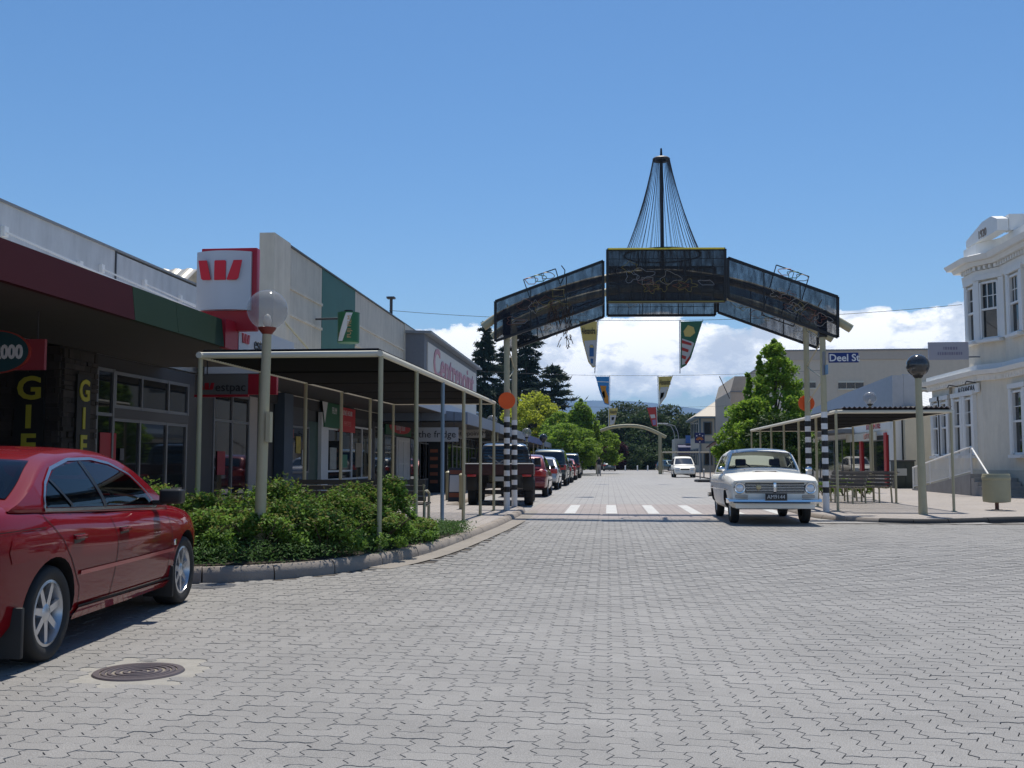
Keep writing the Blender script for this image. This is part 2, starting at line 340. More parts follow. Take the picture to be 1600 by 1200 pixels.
def left_limit(y):                 # x of the left kerb at y (only where the kerb runs up the street)
    best = -60
    for p, q in zip(KLp, KLp[1:]):
        if min(p.y, q.y) <= y <= max(p.y, q.y): best = max(best, max(p.x, q.x))
    return best
LL = {}
blocks = []
MH = (-2.85, 6.17)
i0, i1, j0, j1 = int(-12 / U), int(17 / U), int(3.0 / U), int(22.3 / U)
for j in range(j0, j1):
    y = j * U
    xl = -0.68 * y - 1.3; xr = 0.44 * y + 1.6
    if y > 10.0: xl = max(xl, left_limit(y) + (0.0 if y < 12.5 else 0.2))
    if y < 10.0 and y > 9.0: pass
    for i in range(int(xl / U), int(xr / U)):
        k = (i - j) % 4
        if k == 0: h = True
        elif k == 3: h = False
        else: continue
        c = TB[h][0]; cx, cy = i * U + c[0], y + c[1]
        if (cx - MH[0]) ** 2 + (cy - MH[1]) ** 2 < 0.40 ** 2: continue
        if cy > 10.2 and cx < left_limit(cy) + (0.10 if cy < 12.3 else 0.36): continue
        if cy > 20.6 and cx > 4.0: continue
        blocks.append((cx, cy, h))
inview = []
for q, (cx, cy, h) in enumerate(blocks):
    px, py = proj(cx, cy, 0)
    if 6 < px < 1594 and py < 1195 and not (px < 310 and py < 1130 - 0.42 * px): inview.append((cy, q))
inview.sort(); near = [q for _, q in inview[:300]]; nearset = set(near)
bed = ysheet('road_bed', -9.5, 9.5, [2.6, 6] + [9 + 0.5 * i for i in range(17)] + [17.5, 21.3], jointm, -0.010); struct(bed)
bm_ = {h: rawmesh('paver', TB[h][1], TB[h][3], TB[h][2], pav) for h in (True, False)}
for q in near:
    cx, cy, h = blocks[q]; o = bpy.data.objects.new('paver', bm_[h]); COL.objects.link(o); o.parent = bed
    o.location = (cx, cy, gz(cy) + random.uniform(-.0015, .0015)); o.rotation_euler = (random.gauss(0, .003), random.gauss(0, .003), 0)
VV, SS, LLp, base = [], [], [], 0
for h in (True, False):
    rest = np.array([(b[0], b[1], gz(b[1])) for q, b in enumerate(blocks) if q not in nearset and b[2] == h]); nb = len(rest)
    _, V, lo, sz = TB[h]; rest[:, 2] += RNG.uniform(-.0015, .0015, nb)
    tilt = RNG.normal(0, .0035, (nb, 2)); VV_ = np.repeat(V[None], nb, 0) + rest[:, None, :]; VV_[:, :, 2] += V[None, :, 0] * tilt[:, None, 0] + V[None, :, 1] * tilt[:, None, 1]
    VV.append(VV_.reshape(-1, 3)); LLp.append((lo[None] + (np.arange(nb) * len(V))[:, None] + base).ravel()); SS.append(np.tile(sz, nb)); base += nb * len(V)
stuff(link('paver', rawmesh('pavers_rest', np.concatenate(VV), np.concatenate(SS), np.concatenate(LLp), pav), None, bed))

# --- footpaths, kerbs, gutter
def poly_sheet(name, poly, z, m, thick=0.2):
    bm = bmesh.new(); vs_ = [bm.verts.new((a, b, z)) for a, b in poly]; f = bm.faces.new(vs_); bmesh.ops.recalc_face_normals(bm, faces=[f])
    if f.normal.z < 0: f.normal_flip()
    bmesh.ops.triangulate(bm, faces=bm.faces[:]); me = bpy.data.meshes.new(name); bm.to_mesh(me); bm.free(); return link(name, me, m)
il = offset(KLp, 0.15); ir = offset(KRp, -0.15)
struct(poly_sheet('footpath', [(-60, 150)] + [tuple(p) for p in il][:], SW, swpav))
struct(poly_sheet('footpath', [tuple(p) for p in ir] + [(60, 150)], SW, swpav))
kerbm = mat('kerb_concrete', (0.27, 0.235, 0.20), 0.85, var=0.2, scale=2.2, bump=0.4, bscale=50)
kerbb = mat('kerb_black', (0.03, 0.03, 0.03), 0.7, var=0.3, scale=5)
def kerb(name, pts, side, mfun, ymax):
    root = bpy.data.objects.new(name, None); COL.objects.link(root); struct(root)
    pr = [(0.0, -0.10), (0.0, 0.085), (0.02, 0.135), (0.055, SW + .004), (0.16, SW + .004), (0.16, -0.1)]
    k = 0
    while k + 3 < len(pts):
        seg = pts[k:k + 4]; k += 3
        if min(p.y for p in seg) > ymax or max(abs(p.x) for p in seg) > 22: continue
        b = MB(); rows = []
        off = offset(seg, 1.0); jit = random.uniform(-.006, .006)
        for a, (p, o_) in enumerate(zip(seg, off)):
            nrm = (o_ - p) * side; t = (seg[min(a + 1, 3)] - seg[max(a - 1, 0)]).normalized()
            s_ = p + t * (0.008 if a == 0 else (-0.008 if a == 3 else 0))
            rows.append([(s_.x + nrm.x * d, s_.y + nrm.y * d, z + jit + (0.0 if z > 0 else 0)) for d, z in pr])
        b.grid(rows, closed=True); n = len(pr); e = len(rows) - 1
        b.f.append(tuple(range(n))[::-1]); b.f.append(tuple(e * n + i for i in range(n))); b.mi += [0, 0]
        b.build('kerb_stone', mfun(seg[1]), root, 35)
    return root
kerb('kerb', KLp, 1, lambda p: kerbm, 60)
kerb('kerb', KRp, -1, lambda p: kerbb if (p.y < 23.2 and p.x > 5.6) else kerbm, 60)
gut = MB(); inner = [p for p in KLp if 12.0 < p.y < 25.6 and p.x > -6]; outer = offset(inner, -0.30)
gut.grid([[(p.x, p.y, gz(p.y) + .004), (q.x, q.y, gz(q.y) + .003)] for p, q in zip(inner, outer)])
struct(gut.build('gutter', mat('gutter_concrete', (0.255, 0.23, 0.20), 0.85, var=0.22, scale=1.7, bump=0.3), fix=False))

# --- crossing: red band with painted bars
cr = ysheet('crossing', -1.95, 4.3, [22.0, 24, 26, 29.6], redpav, 0.003); struct(cr)
cpaint = mat('road_paint_worn', (0.52, 0.52, 0.50), 0.7, var=0.2, scale=7)
for k in range(6):
    x = -1.03 + 0.97 * k
    if x > 4: continue
    MB().add([(x, 24.1, gz(24) + .008), (x + .26, 24.1, gz(24) + .008), (x + .26, 28.9, gz(28) + .008), (x, 28.9, gz(28) + .008)], [(0, 1, 2, 3)]).build('painted_bar', cpaint, cr, fix=False)
for k in range(16):                # give-way dashes at the far junction
    x = -3.9 + k * 0.7
    MB().add([(x, 140.2, gz(40) + .006), (x + .4, 140.2, gz(40) + .006), (x + .4, 141.0, gz(40) + .006), (x, 141.0, gz(40) + .006)], [(0, 1, 2, 3)]).build('painted_bar', cpaint, cr, fix=False)

# --- manhole cover
mh = thing('manhole_cover', 'round ribbed iron manhole cover set in the paving beside the red car', 'manhole cover', (MH[0], MH[1], 0))
c0 = (MH[0], MH[1], 0)
MB().lathe([(0.0, -.004), (0.55, -.004), (0.56, -.01)], c0, n=40).build('surround', mat('mortar', (0.30, 0.285, 0.25), 0.9, var=0.2, scale=9, bump=.4), mh)
MB().lathe([(0.225, -.004), (0.225, .006), (0.262, .006), (0.27, -.004)], c0, n=40).build('frame_ring', ironm, mh, 30)
MB().lathe([(0, -.001), (0.224, -.001)], c0, n=40).build('cover_plate', mat('iron_dusty', (0.22, 0.19, 0.15), 0.8, var=0.2, scale=14), mh)
for r_ in (0.035, 0.08, 0.125, 0.17, 0.205):
    MB().lathe([(r_ - .014, -.001), (r_ - .010, .006), (r_ + .010, .006), (r_ + .014, -.001)], c0, n=36).build('rib', ironm, mh, 30)

# --- far hills
def ridge(a): return 258 + 150 * math.cos(7.5 * (a + .05)) + 30 * math.sin(a * 4 + 2) + 9 * math.sin(a * 23) + 3 * math.sin(a * 61)
hb = MB(); rows = []
for i in range(26):
    t = i / 25; row = []
    for k in range(241):
        a = R(-75 + 150 * k / 240); d = 5200 + 1900 * t
        z = ridge(a) * (t ** 0.8) * (1 + (1 - t) * (0.12 * math.sin(a * 60 + 9 * t) + .06 * math.sin(a * 140 + 14 * t))) - 4
        row.append((d * math.sin(a), d * math.cos(a), z))
    rows.append(row)
hb.grid(rows); struct(hb.build('hills', mat('tussock_hill', (0.055, 0.055, 0.045), 0.95, var=0.2, scale=0.003), smooth=0, fix=False))

# --- the air between here and the hills
hm = bpy.data.meshes.new('haze'); _b = MB().box((-8400, -8400, -5.5), (8400, 8400, 520)); hm.from_pydata(_b.v, [], _b.f); hv = bpy.data.materials.new('haze_air'); hv.use_nodes = True; hn = hv.node_tree; hn.nodes.clear()
ho = hn.nodes.new('ShaderNodeOutputMaterial'); hp = hn.nodes.new('ShaderNodeVolumePrincipled'); hp.inputs['Color'].default_value = (0.33, 0.60, 1.0, 1); hp.inputs['Density'].default_value = 0.00013; hp.inputs['Anisotropy'].default_value = 0.1; hn.links.new(hp.outputs[0], ho.inputs['Volume']); hm.materials.append(hv); stuff(link('haze', hm))
# ================================================================== VEHICLES
def interp(x, pts): return float(np.interp(x, [p[0] for p in pts], [p[1] for p in pts]))
def sinterp(pts, n=200, k=9):      # softened interpolation through control points
    pts = sorted(pts); xs = np.linspace(pts[0][0], pts[-1][0], n); y = np.interp(xs, [p[0] for p in pts], [p[1] for p in pts])
    for _ in range(2):
        yp = np.pad(y, k // 2, mode='edge'); ker = np.ones(k) / k; z = np.convolve(yp, ker, 'valid'); z[:2] = y[:2]; z[-2:] = y[-2:]; y = z
    return lambda x: float(np.interp(x, xs, y))
SEC_MOD = [(0, 0), (.70, 0), (.90, .02), (.955, .10), (.972, .22), (.985, .38), (1.0, .56), (.998, .70), (.978, .82), (.95, .91), (.905, .968), (.83, 1.0), (.5, 1.0), (0, 1.0)]
SEC_OLD = [(0, 0), (.72, 0), (.88, .03), (.95, .12), (.985, .28), (1.0, .50), (.995, .68), (.985, .74), (1.0, .80), (.985, .90), (.95, .965), (.90, .99), (.5, .995), (0, 1.0)]
class Car:
    def __init__(s, sp, root): s.sp = sp; s.root = root; s.w = sinterp(sp['w']); s.zb = sinterp(sp['zb'], k=5); s.zt = sinterp(sp['zt'], k=sp.get('ztk', 7)); s.sec = sp.get('sec', SEC_MOD); s.crown = sp.get('crown', .05)
    def side_y(s, x, z):
        zb, zt = s.zb(x), s.zt(x); f = (z - zb) / (zt - zb); o = [(b, a) for a, b in s.sec[2:12]]; return s.w(x) * float(np.interp(f, [q[0] for q in o], [q[1] for q in o]))
    def body(s, paint, wells=True):
        sp = s.sp; x0, x1 = sp['w'][0][0], sp['w'][-1][0]; b = MB(); rows = []
        xs = np.concatenate([np.linspace(x0, x0 + .12, 4)[:-1], np.linspace(x0 + .12, x1 - .12, 40), np.linspace(x1 - .12, x1, 4)[1:]])
        for x in xs:
            w_, zb, zt = s.w(x), s.zb(x), s.zt(x); cr_ = s.crown * min(1, (x - x0) / .5 + .1, (x1 - x) / .5 + .1); half = []
            for fy, fz in s.sec: half.append((fy * w_, zb + (zt - zb) * fz + (cr_ * (1 - (fy) ** 2) if fz > .95 else 0)))
            bow = 0.0
            row = [(x, y, z) for y, z in half] + [(x, -y, z) for y, z in half[-2:0:-1]]; rows.append(row)
        b.grid(rows, closed=True); n = len(rows[0]); e = len(rows) - 1
        b.f.append(tuple(range(n))); b.f.append(tuple(e * n + i for i in range(n))[::-1]); b.mi += [0, 0]
        o = b.build('body', [paint, black], s.root, None)
        if wells:
            cb = MB()
            for wx in sp['wheels']:
                for sd_ in (1, -1):
                    yo = sd_ * (sp['W'] / 2 + .2); yi = sd_ * (sp['W'] / 2 - .30)
                    cb.lathe([(0.0001, min(yo, yi)), (sp['arch'], min(yo, yi)), (sp['arch'], max(yo, yi)), (0.0001, max(yo, yi))], (wx, 0, sp['wz'] + .015), 'y', 32)
            c = cb.build('cut', black, s.root); md = o.modifiers.new('b', 'BOOLEAN'); md.object = c; md.operation = 'DIFFERENCE'; md.solver = 'EXACT'
            try: md.material_mode = 'TRANSFER'
            except Exception: pass
            bpy.context.view_layer.update(); me = bpy.data.meshes.new_from_object(o.evaluated_get(bpy.context.evaluated_depsgraph_get())); o.modifiers.clear(); o.data = me; bpy.data.objects.remove(c)
        o.data.shade_smooth(); o.data.set_sharp_from_angle(angle=R(sp.get('sharp', 32))); s.bodyo = o; return o
    # greenhouse -----------------------------------------------------------
    def gh_setup(s):
        g_ = s.sp['gh']; s.top = sinterp(g_['top'], k=g_.get('k', 13)); s.belt = lambda x: g_['belt'] + g_.get('wedge', 0) * x
        s.roof = max(p[1] for p in g_['top']); s.xs0, s.xs1 = g_['top'][0][0], g_['top'][-1][0]; s.g = g_
    def gy(s, x, z):
        g_ = s.g; b = s.belt(x) - .03; t = max(0, min(1.05, (z - b) / (s.roof - b))); wb = min(g_['wb'], s.w(x) - .05) ; return wb - (wb - g_['wr'] * wb / g_['wb']) * t ** 1.35
    def bow(s, x, y):
        g_ = s.g; xa, xb = g_['xwt'], s.xs1; k = 0
        if x > xa: k = -g_['bow'] * (x - xa) / (xb - xa)
        elif x < g_['xrt']: k = g_['bow'] * .8 * (g_['xrt'] - x) / (g_['xrt'] - s.xs0)
        return x + k * (y / g_['wb']) ** 2
    def greenhouse(s, paint, holes=None):
        s.gh_setup(); g_ = s.g; b = MB(); rows = []; nx_, ns_ = (130, 26) if holes else (44, 6); XS = np.linspace(s.xs0, s.xs1, nx_)
        for x in XS:
            tp = s.top(x); bl = s.belt(x) - .05; tp = max(tp, bl + .01); half = []; zc = bl + (tp - bl) * .90
            for k in range(ns_ + 1): z = bl + (zc - bl) * k / ns_; half.append((s.gy(x, z), z))
            ye = s.gy(x, tp); cr_ = g_.get('crown', .035)
            half.append((ye * .985, bl + (tp - bl) * .955)); half.append((ye * .94, tp - .012 * min(1, (tp - bl) / .3)))
            for f in ((.90, .85, .8, .7, .6, .45, .3, .15) if holes else (.85, .7, .45, .2)): half.append((ye * f, tp + cr_ * (1 - f * f) - cr_ * .12))
            half.append((0, tp + cr_ * .9)); row = [(s.bow(x, y), y, z) for y, z in half] + [(s.bow(x, y), -y, z) for y, z in half[-2::-1]]; rows.append(row)
        b.grid(rows)
        if holes:
            m_ = len(rows[0]); keep = []
            def inside(px_, pz_, poly):
                c = False
                for (xa, za), (xb, zb) in zip(poly, poly[1:] + poly[:1]):
                    if (za > pz_) != (zb > pz_) and px_ < (xb - xa) * (pz_ - za) / (zb - za) + xa: c = not c
                return c
            for fi, f in enumerate(b.f):
                i, j = divmod(fi, m_ - 1); x = (XS[i] + XS[i + 1]) / 2; y = sum(b.v[v][1] for v in f) / 4; z = sum(b.v[v][2] for v in f) / 4; jj = min(j, m_ - 2 - j); cut = False
                if jj < ns_: cut = any(inside(x, z, p) for p in holes['side'])
                else:
                    ye = s.gy(x, s.top(x)); cut = any(min(a, c) < x < max(a, c) and abs(y) < fr_ * ye for a, c, fr_ in holes['screen'])
                if not cut: keep.append(f)
            b.f = keep; b.mi = [0] * len(keep)
        s.gho = b.build('cabin', paint, s.root, 40, fix=False); return s.gho
    def interior(s, floor_z, seats, m_):
        g_ = s.g; xs = np.linspace(s.xs0 + .08, s.xs1 - .06, 14); b = MB(); b.grid([[(x, -(s.gy(x, floor_z) - .015), floor_z), (x, s.gy(x, floor_z) - .015, floor_z)] for x in xs]); b.build('interior_deck', blk_trim, s.root, fix=False)
        for x, y, w_, h in seats:
            rbox('seat', (x - .09, y - w_ / 2, floor_z - .02), (x + .07, y + w_ / 2, floor_z + h), m_, s.root, .05, 3)
            if w_ < .7: rbox('headrest', (x - .08, y - .11, floor_z + h + .03), (x + .02, y + .11, floor_z + h + .17), m_, s.root, .035, 3)
    def screen(s, name, xa, xb, f=.90, m=None, off=.007, parent=None, trim=None):
        b = MB(); rows = []; cr_ = s.g.get('crown', .035)
        for k in range(9):
            x = xa + (xb - xa) * k / 8; tp = s.top(x); sl = (s.top(x + .01) - s.top(x - .01)) / .02; nx, nz = -sl, 1; l = math.hypot(nx, nz); ye = s.gy(x, tp); row = []
            for q in np.linspace(-f, f, 15): row.append((s.bow(x, q * ye) + nx / l * off, q * ye, tp + cr_ * (1 - q * q) - cr_ * .1 + nz / l * off))
            rows.append(row if xb < xa else row[::-1])
        b.grid(rows); return b.build(name, m or cglass, parent or s.root, 0, fix=False)
    def side_patch(s, name, poly, m, off, sides=(1, -1), parent=None, gh=True, rows_=7):
        zs = [p[1] for p in poly]; z0, z1 = min(zs), max(zs); out = []
        def xr(z):
            c = []
            for (xa, za), (xb, zb) in zip(poly, poly[1:] + poly[:1]):
                if min(za, zb) - 1e-9 <= z <= max(za, zb) + 1e-9:
                    c += [xa, xb] if abs(zb - za) < 1e-9 else [xa + (xb - xa) * (z - za) / (zb - za)]
            return min(c), max(c)
        for sd_ in sides:
            b = MB(); rows = []
            for k in range(rows_):
                z = z0 + (z1 - z0) * k / (rows_ - 1); a, c = xr(z); row = []
                for q in np.linspace(0, 1, 16):
                    x = a + (c - a) * q; y = (s.gy(x, z) if gh else s.side_y(x, z)) + off; row.append((s.bow(x, y) if gh else x, sd_ * y, z))
                rows.append(row[::-1] if sd_ > 0 else row)
            b.grid(rows); out.append(b.build(name, m, parent or s.root, 0, fix=False))
        return out
    def seam(s, name, pts, m, wd=.005, off=.003, sides=(1, -1), gh=False):
        for sd_ in sides:
            b = MB(); P = []
            for (xa, za), (xb, zb) in zip(pts, pts[1:]):
                n = max(2, int(math.hypot(xb - xa, zb - za) / .05))
                for k in range(n): P.append((xa + (xb - xa) * k / n, za + (zb - za) * k / n))
            P.append(pts[-1]); rows = []
            for i, (x, z) in enumerate(P):
                q0, q1 = P[max(0, i - 1)], P[min(len(P) - 1, i + 1)]; dx, dz = q1[0] - q0[0], q1[1] - q0[1]; l = math.hypot(dx, dz) or 1; nx, nz = -dz / l * wd / 2, dx / l * wd / 2
                rows.append([(x + sg * nx, sd_ * ((s.gy if gh else s.side_y)(x + sg * nx, z + sg * nz) + off), z + sg * nz) for sg in (1, -1)])
            if gh: rows = [[(s.bow(p[0], p[1]), p[1], p[2]) for p in r_] for r_ in rows]
            b.grid(rows); b.build(name, m, s.root, fix=False)
    def wheels(s, style='alloy', rimr=None, rimm=None):
        sp = s.sp; r_ = sp['wz']; wd = sp.get('tw', .21); rr = rimr or r_ * .67; first = None; rimm = rimm or rim_m
        for wx in sp['wheels']:
            for sd_ in (1, -1):
                yc = sd_ * (sp['W'] / 2 - wd / 2 - sp.get('inset', .035))
                t = MB(); h = wd / 2; pr = [(rr - .02, -h * .7), (rr, -h * .86), (rr + .02, -h * .95), (r_ * .9, -h), (r_ * .975, -h * .84), (r_, -h * .5), (r_, h * .5), (r_ * .975, h * .84), (r_ * .9, h), (rr + .02, h * .95), (rr, h * .86), (rr - .02, h * .7)]
                t.lathe(pr, (wx, yc, r_), 'y', 36); wo_ = t.build('wheel', tyre_m, s.root, 50)
                b = MB(); fy = yc + sd_ * h * .80
                def disc(ra, ya, rb, yb, n=32): b.lathe([(ra, ya), (rb, yb)], (wx, 0, r_), 'y', n)
                disc(rr + .004, fy, rr - .022, fy + sd_ * .008); disc(rr - .022, fy + sd_ * .008, rr - .04, fy - sd_ * .05); disc(rr - .04, fy - sd_ * .05, rr - .045, yc)
                if style == 'alloy':
                    ns = sp.get('spokes', 7)
                    for k in range(ns):
                        a = 2 * math.pi * k / ns + .25; ca, sa = math.cos(a), math.sin(a)
                        p0 = (wx + ca * .045, fy - sd_ * .012, r_ + sa * .045); p1 = (wx + ca * (rr - .02), fy - sd_ * .010, r_ + sa * (rr - .02)); wv = Vector((-sa, 0, ca))
                        q = [Vector(p0) - wv * .026, Vector(p0) + wv * .026, Vector(p1) + wv * .020, Vector(p1) - wv * .020]; dv = Vector((0, -sd_ * .03, 0))
                        b.add([*q, *[v + dv for v in q]], [(0, 1, 2, 3), (0, 4, 5, 1), (1, 5, 6, 2), (2, 6, 7, 3), (3, 7, 4, 0)])
                    b.lathe([(0.0001, fy + sd_ * .004), (.034, fy + sd_ * .002), (.062, fy - sd_ * .012), (.07, fy - sd_ * .05)], (wx, 0, r_), 'y', 20)
                else:
                    b.lathe([(0.0001, fy + sd_ * .01), (rr * .35, fy + sd_ * .006), (rr * .5, fy - sd_ * .02), (rr * .8, fy - sd_ * .022), (rr - .02, fy)], (wx, 0, r_), 'y', 28)
                b.build('rim', rimm, wo_, 40)
                MB().lathe([(0.0001, yc + sd_ * h * .25), (rr - .03, yc + sd_ * h * .25)], (wx, 0, r_), 'y', 20).build('brake_disc', darkg, wo_)
def place_car(name, label, cat, loc, heading, group=None):      # heading: degrees, 0 = towards +X; local +x is the front
    return thing(name, label, cat, loc, R(heading), group, local=True)
def ellip(c, rx, ry, rz, n=14):
    return MB().lathe([(math.sin(math.pi * k / 8) + .0001, -math.cos(math.pi * k / 8)) for k in range(9)], (0, 0, 0), 'z', n), c, (rx, ry, rz)
def ellipsoid(name, c, r3, m, parent):
    b = MB().lathe([(math.sin(math.pi * k / 10) + .0001, -math.cos(math.pi * k / 10)) for k in range(11)], (0, 0, 0), 'z', 18)
    b.v = [(c[0] + x * r3[0], c[1] + y * r3[1], c[2] + z * r3[2]) for x, y, z in b.v]; return b.build(name, m, parent, 0)
def rbox(name, a, b, m, parent, r=.015, seg=2):
    bm = bmesh.new(); bmesh.ops.create_cube(bm, size=1); o_ = origin_of(parent)
    for v in bm.verts:
        for i in range(3): v.co[i] = (a[i] + b[i]) / 2 + v.co[i] * abs(b[i] - a[i]) - o_[i]
    bmesh.ops.bevel(bm, geom=bm.edges[:], offset=r, segments=seg, profile=.6, affect='EDGES'); me = bpy.data.meshes.new(name); bm.to_mesh(me); bm.free(); return link(name, me, m, parent, 35)

# ---- red sedan in the foreground -------------------------------------------------
redp = mat('car_red_metallic', (0.17, 0.002, 0.006), 0.5, 0.0, coat=.75, spec=0.05)
blk_trim = mat('black_trim', (0.012, 0.012, 0.012), 0.4)
flap = mat('mudflap_rubber', (0.02, 0.02, 0.02), 0.6)
rc = place_car('sedan', 'glossy red sedan parked at the kerb beside the shrub bed, seen from behind', 'car', (-4.57, 7.70, 0), 95.3)
sp = dict(W=1.84, wheels=(1.395, -1.395), wz=.322, arch=.362, tw=.225, spokes=7,
    w=[(-2.38, .74), (-2.30, .80), (-2.0, .865), (-1.4, .905), (0, .92), (1.3, .912), (1.75, .875), (2.05, .76), (2.30, .60), (2.46, .40)],
    zb=[(-2.38, .42), (-2.25, .28), (-1.9, .22), (1.9, .20), (2.3, .22), (2.46, .34)],
    zt=[(-2.38, .80), (-2.33, .98), (-2.2, 1.055), (-1.5, 1.055), (-.5, .985), (.85, .955), (1.5, .905), (2.1, .80), (2.33, .68), (2.46, .52)], crown=.045,
    gh=dict(top=[(-2.02, 1.03), (-1.75, 1.13), (-1.28, 1.335), (-.95, 1.415), (-.35, 1.45), (.1, 1.425), (.42, 1.345), (.9, 1.10), (1.18, .955)], belt=1.0, wedge=-.035, wb=.845, wr=.62, xwt=.30, xrt=-1.1, bow=.20, crown=.03, k=17))
C = Car(sp, rc); C.body(redp); blk_trim = mat('black_trim'); rw_ = [(-1.49, 1.045), (-.46, 1.01), (-.585, 1.345), (-.75, 1.338), (-1.09, 1.278), (-1.32, 1.185), (-1.45, 1.10)]; fw_ = [(-.40, 1.01), (.70, .985), (.56, 1.07), (.28, 1.22), (-.02, 1.307), (-.32, 1.343), (-.53, 1.347)]
C.greenhouse(redp, dict(side=[rw_, fw_], screen=[(1.05, .50, .90), (-1.80, -1.25, .87)])); C.interior(.985, [(.0, .38, .5, .22), (.0, -.38, .5, .22), (-1.0, 0, 1.2, .16)], mat('seat_grey', (.06, .06, .065), .8)); tube('steering_wheel', [(.50 + .05 * math.sin(a), -.38 + .18 * math.cos(a), .99 + .15 * math.sin(a)) for a in np.linspace(0, 6.283, 19)], .014, blk_trim, rc, 8)
C.screen('windscreen', 1.08, .47, .93, m=tglass); C.screen('rear_window', -1.84, -1.22, .90, m=tglass)
win_out = [(-1.545, 1.02), (.80, .955), (.60, 1.085), (.30, 1.245), (.0, 1.335), (-.32, 1.372), (-.75, 1.365), (-1.12, 1.30), (-1.36, 1.20), (-1.50, 1.10)]
brt = mat('bright_trim', (.35, .36, .38), .25, .9); C.seam('window_trim', win_out + [win_out[0]], brt, .022, .010, gh=True)
C.side_patch('window', [(-1.50, 1.035), (-.455, 1.003), (-.585, 1.352), (-.75, 1.345), (-1.10, 1.284), (-1.33, 1.19), (-1.46, 1.10)], tglass, .006, rows_=12); C.seam('door_frame', [(-.43, 1.0), (-.56, 1.355)], blk_trim, .05, .012, gh=True)
C.side_patch('window', [(-.405, 1.001), (.72, .975), (.57, 1.075), (.28, 1.228), (-.02, 1.315), (-.32, 1.35), (-.53, 1.354)], tglass, .006, rows_=12)
C.seam('window_bar', [(-1.03, 1.03), (-1.26, 1.225)], blk_trim, .028, .014, gh=True)
dk = mat('panel_gap', (.01, .004, .004), .8)
C.seam('door_seam', [(.88, .93), (.93, .7), (.90, .45), (.86, .27)], dk, .007); C.seam('door_seam', [(-.40, .97), (-.34, .75), (-.36, .5), (-.42, .27)], dk, .007)
C.seam('door_seam', [(-1.52, 1.0), (-1.30, .82), (-1.12, .62), (-.98, .45), (-.95, .27)], dk, .007); C.seam('waist_seam', [(-2.2, .90), (-1.5, .905)], dk, .006)
C.side_patch('rubbing_strip', [(-1.0, .535), (.98, .535), (.98, .565), (-1.0, .565)], mat('strip_red', (.42, .02, .02), .35, coat=.6), .012, gh=False, rows_=3)
C.side_patch('sill_skirt', [(-.98, .215), (.98, .215), (.98, .285), (-.98, .30)], redp, .022, gh=False, rows_=4); C.seam('sill_groove', [(-.98, .31), (.98, .296)], dk, .018, .016)
for sd_ in (1, -1):
    for hx in (-.18, -1.02):
        y = C.side_y(hx, .80); rbox('door_handle_recess', (hx - .10, sd_ * (y - .01), .765), (hx + .08, sd_ * (y + .004), .83), blk_trim, rc, .004); rbox('door_handle', (hx - .11, sd_ * (y), .795), (hx + .08, sd_ * (y + .028), .825), redp, rc, .01)
    y = C.gy(.66, 1.0); rbox('wing_mirror', (.60, sd_ * (y + .06), .975), (.74, sd_ * (y + .25), 1.105), blk_trim, rc, .035, 3); rbox('mirror_foot', (.62, sd_ * (y - .02), .965), (.72, sd_ * (y + .10), 1.01), blk_trim, rc, .012)
    rbox('mudflap', (-1.86, sd_ * .62, .10), (-1.82, sd_ * .905, .42), flap, rc, .01); rbox('mudflap', (.97, sd_ * .66, .12), (1.0, sd_ * .915, .40), flap, rc, .01)
    ellipsoid('tail_lamp', (-2.24, sd_ * .66, .83), (.14, .22, .11), redl, rc); ellipsoid('headlamp', (2.10, sd_ * .50, .64), (.22, .17, .08), lampc, rc)
    y = C.side_y(1.02, .60); rbox('wing_badge', (.99, sd_ * (y), .585), (1.05, sd_ * (y + .008), .64), chrome, rc, .004)
C.side_patch('fuel_flap', [(-1.93, .70), (-1.78, .70), (-1.75, .76), (-1.75, .80), (-1.80, .85), (-1.92, .85), (-1.96, .78)], redp, .004, sides=(-1,), gh=False)
C.wheels('alloy', .228); rc.scale = (.97, 1, .945)
rbox('number_plate', (-2.41, -.18, .60), (-2.39, .18, .72), white, rc, .003)

# ---- white 1960s saloon coming out of the street -----------------------------------
whp = mat('car_white', (0.88, 0.85, 0.76), 0.42, coat=.12, spec=.25)
vc = place_car('vintage_saloon', 'white nineteen sixties saloon car driving out under the arch', 'car', (3.13, 22.1, gz(22)), -90)
sp = dict(W=1.70, wheels=(1.27, -1.30), wz=.315, arch=.345, tw=.16, inset=.09, sec=SEC_OLD, sharp=28,
    w=[(-2.2, .74), (-2.1, .80), (-1.6, .84), (0, .85), (1.4, .845), (1.9, .835), (2.03, .82), (2.06, .79)],
    zb=[(-2.2, .40), (-1.9, .30), (-1.0, .25), (1.0, .25), (1.75, .30), (2.06, .36)],
    zt=[(-2.2, .84), (-2.1, .90), (-1.2, .925), (.6, .95), (1.2, .945), (1.7, .925), (1.98, .885), (2.06, .845)], crown=.055,
    gh=dict(top=[(-1.62, .93), (-1.5, 1.0), (-1.2, 1.28), (-1.0, 1.375), (-.5, 1.43), (0, 1.435), (.25, 1.40), (.34, 1.35), (.62, 1.06), (.72, .95)], belt=.945, wb=.775, wr=.60, xwt=.27, xrt=-1.05, bow=.24, crown=.05, k=9))
C = Car(sp, vc); C.body(whp); vs_ = [[(-1.06, 1.005), (-.37, 1.005), (-.37, 1.30), (-.87, 1.30)], [(-.29, 1.005), (.23, 1.005), (.155, 1.30), (-.29, 1.30)], [(.275, 1.005), (.41, 1.005), (.215, 1.285), (.195, 1.30)]]
